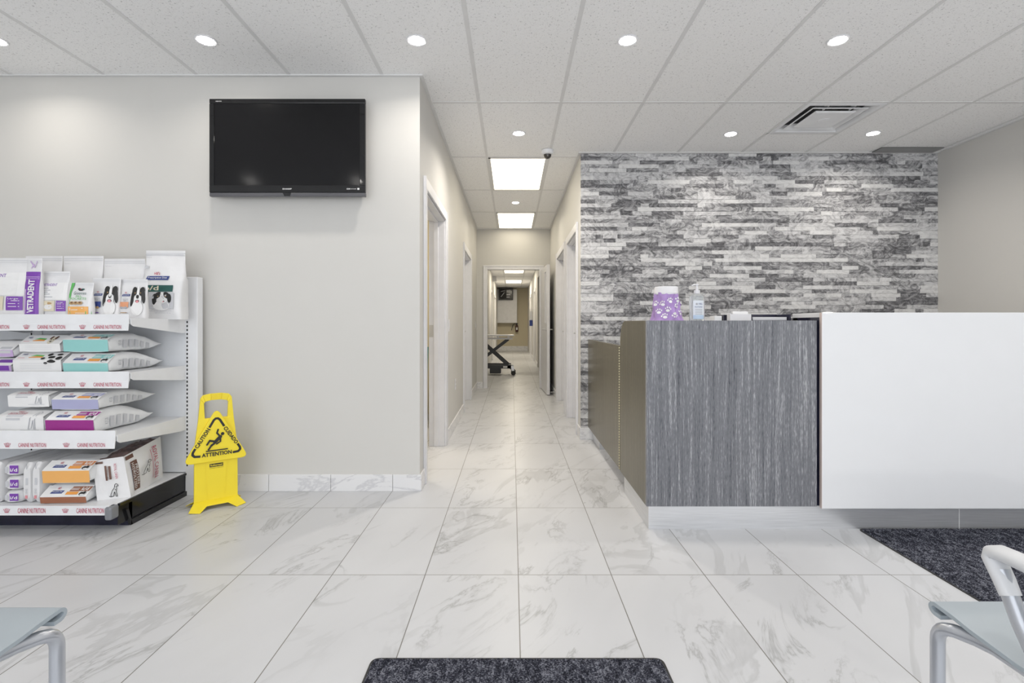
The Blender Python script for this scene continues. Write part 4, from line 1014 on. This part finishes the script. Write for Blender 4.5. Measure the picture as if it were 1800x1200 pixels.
for i in range(nz+1):
    z = 0.158*i/nz
    for k in range(na):
        a = 2*math.pi*k/na; zz = z+(0.006*math.sin(a*2+1) if i == nz else 0); rr_ = clr(a, z)
        vs.append((rr_*math.cos(a), rr_*math.sin(a), max(0.0, zz)))
for i in range(nz):
    for k in range(na): fs.append((i*na+k, i*na+(k+1) % na, (i+1)*na+(k+1) % na, (i+1)*na+k))
cl = MB().add(vs, fs).build('cloth_wrap', mat('lilac_cloth', (0.44, 0.30, 0.60), 0.85, spec=.15), j, smooth=True)
pw = Print(lambda u, v, k: ((clr(u, v)+0.0055+k)*math.cos(u), (clr(u, v)+0.0055+k)*math.sin(u), v))
def paw(u, v, s, rot=0):
    pw.k = 0
    def q(du, dv): 
        c, d = math.cos(R(rot)), math.sin(R(rot)); return (u+(du*c-dv*d)*s/0.075, v+(du*d+dv*c)*s)
    for (du, dv, ru, rv) in ((0, -.25, .38, .30), (-.5, .15, .13, .19), (-.2, .42, .13, .20), (.2, .42, .13, .20), (.5, .15, .13, .19)):
        c = q(du, dv); pw.ell(c[0], c[1], ru*s/0.075, rv*s, M_pwhite, 12)
for i, (u, v, r) in enumerate([(-90, .115, 10), (-52, .118, -15), (-122, .098, 30), (-100, .065, -10), (-58, .085, 25), (-135, .055, 5), (-75, .035, 180), (-112, .028, 20), (-40, .045, -30), (-20, .10, 10), (-155, .10, 0)]): paw(R(u), v, 0.026, r)
pw.build('paw_print', cl)

s = empty('sanitizer_bottle', (PX(1225, 2.92), 2.92, ZC)); tag(s, 'clear pump bottle of hand sanitizer beside the purple wrapped jar', 'bottle')
M_clear = mat('clear_plastic', (0.88, 0.92, 0.94), 0.08, trans=0.75)
MB().lathe([(0.040, 0.0), (0.044, 0.004), (0.044, 0.125), (0.040, 0.145), (0.020, 0.158), (0.014, 0.160)], 0, 0, 36, sy=0.7).build('bottle_body', M_clear, s, smooth=True)
MB().lathe([(0.017, 0.158), (0.017, 0.178), (0.008, 0.180), (0.006, 0.205), (0.010, 0.206), (0.010, 0.214), (0.003, 0.216)], 0, 0, 24).tube([(0, 0, 0.210), (-0.02, -0.01, 0.210), (-0.035, -0.015, 0.203)], 0.0045).build('pump', M_trim, s, smooth=True)
pl = Print(lambda u, v, k: (u, -math.sqrt(max(0, 1-(u/0.0445)**2))*0.0312-0.0004-k, v))
pl.rect(-0.030, 0.012, 0.030, 0.118, mat('label_film', (0.74, 0.79, 0.85), .35), 8, 2); pl.rect(-.030, .012, .030, .035, mat('label_blue', (0.50, 0.64, 0.82), .35), 8, 1)
pl.text('Hand Sanitizer', -.022, .078, .022, .086, M_blue); pl.ell(-.012, .098, .006, .006, M_pgrey); pl.text('PURELL', -.002, .094, .022, .103, M_blue)
for k in range(4): pl.rect(-.02, .066-.009*k, .02, .069-.009*k, M_pgrey, 4, 1)
pl.build('label', s)

def simple(name, label, cat, x0, x1, y0, y1, z1, m, z0=ZC, bev=0.002):
    o = MB().box(x0-(x0+x1)/2, (x1-x0)/2, 0, y1-y0, 0, z1-z0).build(name, m, bevel=bev); o.location = ((x0+x1)/2, y0, z0); tag(o, label, cat); return o
simple('note_box', 'small plain white box on the desk left of the dark device', 'box', PX(1256, 2.95), PX(1269, 2.95), 2.95, 3.02, PZ(555, 2.95), M_white)
simple('card_terminal', 'small dark device on desk between white box and card holder', 'device', PX(1271, 2.97), PX(1284, 2.97), 2.97, 3.06, PZ(553, 2.97), M_navy, bev=0.004)
h = empty('card_holder', (PX(1302, 2.90), 2.90, ZC)); tag(h, 'white card holder with leaning business cards on the desk', 'card holder')
hw_ = 18.5*2.9/F
mb = MB(); mb.box(-hw_, hw_, -0.0, 0.004, 0, 0.040); mb.box(-hw_, hw_, 0.04, 0.044, 0, 0.046); mb.box(-hw_, hw_, 0.004, 0.04, 0, 0.004); mb.box(-hw_, -hw_+0.004, .004, 0.04, 0, 0.045); mb.build('holder', M_trim, h)
for k in range(4):
    c = MB().box(-0.044, 0.044, -0.0004, 0.0004, 0.0, 0.050).build('business_card', M_pwhite, h); c.location = (0.005+0.002*k, 0.012+0.007*k, 0.006); c.rotation_euler = (R(-8), R(3-2*k), 0)
t_ = empty('letter_tray', (1.50, 2.93, ZC)); tag(t_, 'low black letter tray on the desk beside the white panel', 'tray')
tw = 0.114
mb = MB(); mb.box(-tw, tw, 0, 0.004, 0, 0.006); mb.box(-tw, tw, 0.155, 0.16, 0, 0.042); mb.box(-tw, -tw+.004, 0, .16, 0, .040); mb.box(tw-.010, tw, 0, .16, 0, .040); mb.box(-tw, tw, 0, .16, 0, .003); mb.build('tray_shell', M_navy, t_)
pp = MB().box(-0.10, 0.098, 0.0, 0.13, 0.0, 0.021).build('paper_stack', M_trim); pp.location = (1.50, 2.945, ZC+0.0032); tag(pp, 'stack of white paper lying in the black letter tray', 'paper')

# ---------------------------------------------------------------- mats
def floor_mat(label, x0, x1, y0, y1, r=0.03):
    e = empty('floor_mat', ((x0+x1)/2, (y0+y1)/2, 0)); tag(e, label, 'floor mat')
    a, b = (x1-x0)/2, (y1-y0)/2
    base = rounded([(-a, -b), (a, -b), (a, b), (-a, b)], r, 5)
    MB().prism(base, 'z', 0.0005, 0.004).build('rubber_backing', M_rubber, e)
    a -= 0.006; b -= 0.006; cell = 0.009
    nx = int(2*a/cell); ny = int(2*b/cell); vs = []; fs = []; rg = random.Random(5)
    for jx in range(ny+1):
        for i in range(nx+1):
            x = -a+2*a*i/nx; y = -b+2*b*jx/ny; edge = i in (0, nx) or jx in (0, ny)
            dx = max(0, abs(x)-(a-r)); dy = max(0, abs(y)-(b-r)); d = math.hypot(dx, dy)
            if d > r: x -= math.copysign(dx-dx*r/d, x); y -= math.copysign(dy-dy*r/d, y)
            rib = 0.0018*(1 if i % 2 else -1)
            z = 0.0035 if edge else 0.0105+rib+rg.uniform(-.0014, .0014)
            vs.append((x+rg.uniform(-.0015, .0015), y+rg.uniform(-.0015, .0015), z))
    for jx in range(ny):
        for i in range(nx): o = jx*(nx+1)+i; fs.append((o, o+1, o+nx+2, o+nx+1))
    MB().add(vs, fs).build('pile', M_carpet, e)
    return e
floor_mat('dark grey ribbed mat in the foreground facing the hall', -0.46, 0.495, 0.45, 1.665)
floor_mat('dark grey ribbed mat on floor in front of the white desk panel', 1.855, 3.5, 1.62, 2.718)

# ---------------------------------------------------------------- chairs
def chair(loc, label, arm, mirror, seatm=None, rz=0, width=0.50):
    """faces +Y, origin at floor under the front roll; visible side at x=0 extends to +x*sgn"""
    sg = mirror
    e = empty('waiting_chair', loc, rz); tag(e, label, 'chair', 'waiting room chairs')
    seatm = seatm or M_chairp
    x0, x1 = (0, width) if sg > 0 else (-width, 0)
    path = [(-0.026, .4215)]+[(-0.012+0.016*math.cos(R(a))*1.25, 0.437+0.0155*math.sin(R(a))) for a in range(-100, 100, 20)]+[(-0.06, 0.449), (-0.10, 0.444), (-0.2, 0.438), (-0.32, 0.438), (-0.40, 0.448)]
    back = [(-0.44, 0.47), (-0.465, 0.52), (-0.485, 0.62), (-0.51, 0.74), (-0.53, 0.84)]
    def sheet(pts, th, nx=10):
        mb = MB(); n = len(pts); top = []; bot = []
        for i, q in enumerate(pts):
            a = Vector(pts[max(i-1, 0)]); b = Vector(pts[min(i+1, n-1)]); d = (b-a).normalized(); nrm = Vector((-d[1], d[0]))
            top.append(Vector(q)-nrm*0); bot.append(Vector(q)+nrm*th)
        ring = top+bot[::-1]; m_ = len(ring); vs = []; fs = []
        for k in range(nx+1):
            x = x0+(x1-x0)*k/nx
            for i, q in enumerate(ring): 
                vs.append((x, q[0], q[1]))
        for k in range(nx):
            for i in range(m_): fs.append((k*m_+i, k*m_+(i+1) % m_, (k+1)*m_+(i+1) % m_, (k+1)*m_+i))
        for k in (0, nx):
            for i in range(n-1): fs.append((k*m_+i, k*m_+i+1, k*m_+m_-2-i, k*m_+m_-1-i))
        return mb.add(vs, fs)
    sheet(path, 0.009).build('seat', seatm, e, smooth=True)
    sheet(back, 0.009).build('backrest', seatm, e, smooth=True)
    for xs in (x0+0.002, x1-0.002):
        inn = 0.034 if xs < (x0+x1)/2 else -0.034
        pt = [(xs, -0.016, 0.0), (xs, -0.016, 0.355)]+[(xs, -0.058+0.042*math.cos(R(a)), 0.370+0.042*math.sin(R(a))) for a in range(0, 61, 15)]+[(xs+inn*.2, -0.052, 0.4115), (xs+inn*.7, -0.085, 0.4135), (xs+inn, -0.12, 0.4145), (xs+inn, -0.2, 0.415), (xs+inn, -0.40, 0.420)]
        MB().tube(pt, 0.0145, 16).build('front_leg', M_chairt, e, smooth=True)
        MB().tube([(xs+inn, -0.40, 0.420), (xs+inn*.6, -0.425, 0.40), (xs, -0.47, 0.0)], 0.0145, 14).build('rear_leg', M_chairt, e, smooth=True)
        MB().tube([(xs+inn, -0.40, 0.420), (xs+inn, -0.48, 0.47), (xs+inn, -0.545, 0.82)], 0.0125, 14).build('back_upright', M_chairt, e, smooth=True)
    MB().tube([(x0+.018, -0.30, 0.408), (x1-.018, -0.30, 0.408)], 0.011, 12).build('cross_bar', M_chairt, e, smooth=True)
    if arm:
        for xs in (x0+0.004, x1-0.004):
            MB().tube([(xs, -0.30, 0.41), (xs, -0.245, 0.455), (xs, -0.205, 0.52), (xs, -0.165, 0.605)], 0.0150, 16).build('arm_support', M_chairt, e, smooth=True)
            q = [(-0.186, 0.562), (-0.172, 0.588), (-0.158, 0.610), (-0.150, 0.622), (-0.152, 0.632), (-0.165, 0.6375), (-0.20, 0.639), (-0.30, 0.639), (-0.42, 0.637), (-0.49, 0.63)]
            pts = [(xs, y, z) for y, z in q]
            MB().tube(pts, [.019, .021, .022, .022, .022, .022, .022, .023, .023, .018], 20, ry=0.0155).build('armrest', M_armp, e, smooth=True)
    return e
chair((-1.030, 1.165, 0), 'grey armless chair seat at bottom left corner of the photo', False, -1)
chair((0.985, 1.190, 0), 'grey chair with armrest at bottom right corner of the photo', True, 1)
chair((-0.93, 5.0, 0), 'teal chair just glimpsed through the nearest left hall doorway', False, -1, mat('teal_plastic', (0.03, 0.22, 0.25), 0.4), R(180), 0.48).location = (-1.45, 5.35, 0)

# ---------------------------------------------------------------- back corridor things
L = empty('lift_table', (-0.30, 10.9, 0)); tag(L, 'wheeled scissor lift exam table in the corridor beyond the door', 'lift table')
def lt(mb): mb.v = [tuple(Vector(q)-Vector((-0.30, 10.9, 0))) for q in mb.v]; return mb
ya, yb_ = 10.9, 11.4
lt(MB().box(-0.95, 0.045, ya, yb_, 0.845, 0.875)).build('table_top', M_trim, L, bevel=0.006)
lt(MB().box(-0.95, 0.01, ya+.02, ya+.05, 0.775, 0.805).box(-0.95, 0.01, yb_-.05, yb_-.02, 0.775, 0.805).box(-.33, -.28, ya+.02, ya+.05, .80, .85).box(-.1, -.05, ya+.02, ya+.05, .80, .85)).build('top_rail', M_trim, L)
for y in (ya+0.04, yb_-0.06):
    def bar(a, b, wd, y0):
        d = Vector((b[0]-a[0], b[1]-a[1])).normalized(); n_ = Vector((-d[1], d[0]))*wd/2
        return MB().prism([(a[0]+n_[0], a[1]+n_[1]), (a[0]-n_[0], a[1]-n_[1]), (b[0]-n_[0], b[1]-n_[1]), (b[0]+n_[0], b[1]+n_[1])], 'y', y0, y0+0.02)
    lt(bar((-0.90, 0.15), (-0.08, 0.78), 0.06, y)).build('scissor_arm', M_dark, L)
    lt(bar((-0.72, 0.78), (0.0, 0.14), 0.06, y+0.022)).build('scissor_arm', M_dark, L)
lt(MB().box(-0.95, -0.02, ya, ya+0.05, 0.15, 0.23).box(-0.95, -0.02, yb_-.05, yb_, 0.15, 0.23).box(-.1, -.02, ya, yb_, .15, .21)).build('base_frame', M_dark, L)
lt(MB().box(-0.48, -0.24, ya+0.02, yb_-0.1, 0.04, 0.17)).build('motor_box', M_dark, L, bevel=0.01)
lt(MB().box(-.19, -.10, ya-.002, ya+.001, .165, .205)).build('label_plate', M_pwhite, L)
for cx_, cy_ in ((0.03, ya+.03), (0.03, yb_-.03), (-.92, ya+.03), (-.92, yb_-.03)):
    fk = lt(MB().prism([(cx_-0.06, .20), (cx_+.0, .20), (cx_+.03, .05), (cx_-.02, .05)], 'y', cy_-.02, cy_+.02)).build('caster_fork', M_steel, L)
    lt(MB().lathe([(0.02, cy_-.03), (0.05, cy_-.026), (0.052, cy_), (0.05, cy_+.026), (0.02, cy_+.03)], cx_, 0, 24, axis='y', cz=.052)).build('caster_wheel', M_rubber, fk, smooth=True)
c = empty('wall_cabinet', (-0.20, YF, 1.16)); tag(c, 'white two door cabinet on the far corridor end wall', 'cabinet')
MB().box(-0.405, 0.405, -0.30, 0, 0, 1.38).build('cabinet_body', M_trim, c)
for sg in (-1, 1):
    d = MB().box(sg*0.006, sg*0.385, -0.320, -0.301, 0.02, 0.94).build('cabinet_door', M_trim, c, bevel=0.002)
    MB().box(sg*0.03-.006, sg*0.03+.006, -0.345, -0.321, 0.12, 0.22).build('handle', M_steel, d)
m_ = empty('wall_monitor', (PX(889, 20.3), 20.65, PZ(515.5, 20.3))); tag(m_, 'dark framed monitor mounted high before the far cabinet', 'monitor')
MB().box(-.29, .29, 0, .08, -.25, .25).build('monitor_casing', M_dark, m_, bevel=.01)
MB().box(-.25, .25, -.004, 0, -.20, .20).build('screen', M_screen, m_)
p = Print(lambda u, v, k: (u, -.0045-k, v)); p.rect(.03, .06, .2, .16, M_lgrey); p.rect(.03, -.06, .18, .0, M_lgrey); p.rect(.03, -.16, .16, -.1, M_pgrey); p.line(-.2, .1, -.02, .14, .03, M_pgrey); p.line(-.2, -.12, -.06, .06, .03, M_pgrey); p.build('screen_reflections', m_)  # pale patches painted as reflections on the dark screen
x_ = empty('fire_extinguisher', (PX(908.5, 21), 21.0, PZ(583, 21))); tag(x_, 'dark fire extinguisher hanging on the far corridor wall', 'fire extinguisher')
MB().lathe([(0.05, 0), (0.062, 0.01), (0.062, .24), (.04, .28), (.02, .29)], 0, 0, 24).build('cylinder', mat('extinguisher_red', (.06, .018, .015), .3), x_, smooth=True)
MB().box(-.03, .03, -.02, .02, .29, .34).box(-.03, .06, -.012, .012, .34, .36).build('valve', M_dark, x_)
MB().tube([(-.02, 0, .32), (-.10, -.01, .34), (-.17, -.01, .27), (-.20, -.01, .16), (-.22, -.01, .06)], .013).build('hose', M_dark, x_, smooth=True)
MB().box(-.03, .03, -.0655, -.058, .08, .18).build('label', M_pwhite, x_)
MB().box(-.02, .02, .05, .10, .2, .26).build('hook', M_dark, x_)
s_ = empty('wall_speaker', (PX(868.7, 16.0), 16.0, PZ(489, 16))); tag(s_, 'small white box high on the left wall of back corridor', 'speaker')
MB().box(-.05, .08, -.07, .07, -.10, .10).build('speaker_case', M_trim, s_, bevel=.01); MB().box(-.06, 0.0, -.02, .02, .1, .14).build('bracket', M_trim, s_)
ph = empty('wall_dispenser', (XR, 16.2, 1.1)); tag(ph, 'small dark blue dispenser on right wall of the back corridor', 'dispenser')
MB().box(-.10, 0, -.06, .06, -.05, .14).build('dispenser_case', M_blue, ph, bevel=.01); MB().box(-.09, -.01, -.04, .04, .14, .42).build('paper_holder', M_lgrey, ph)
kp = empty('wall_phone', (1.6, 12.2, 1.0)); kp.location = (XR, 10.95, 0.98); tag(kp, 'dark wall fixture beside the open white door in back corridor', 'wall fixture')
MB().box(-.05, 0, -.06, .06, -.06, .06).build('fixture_case', M_dark, kp, bevel=.006)
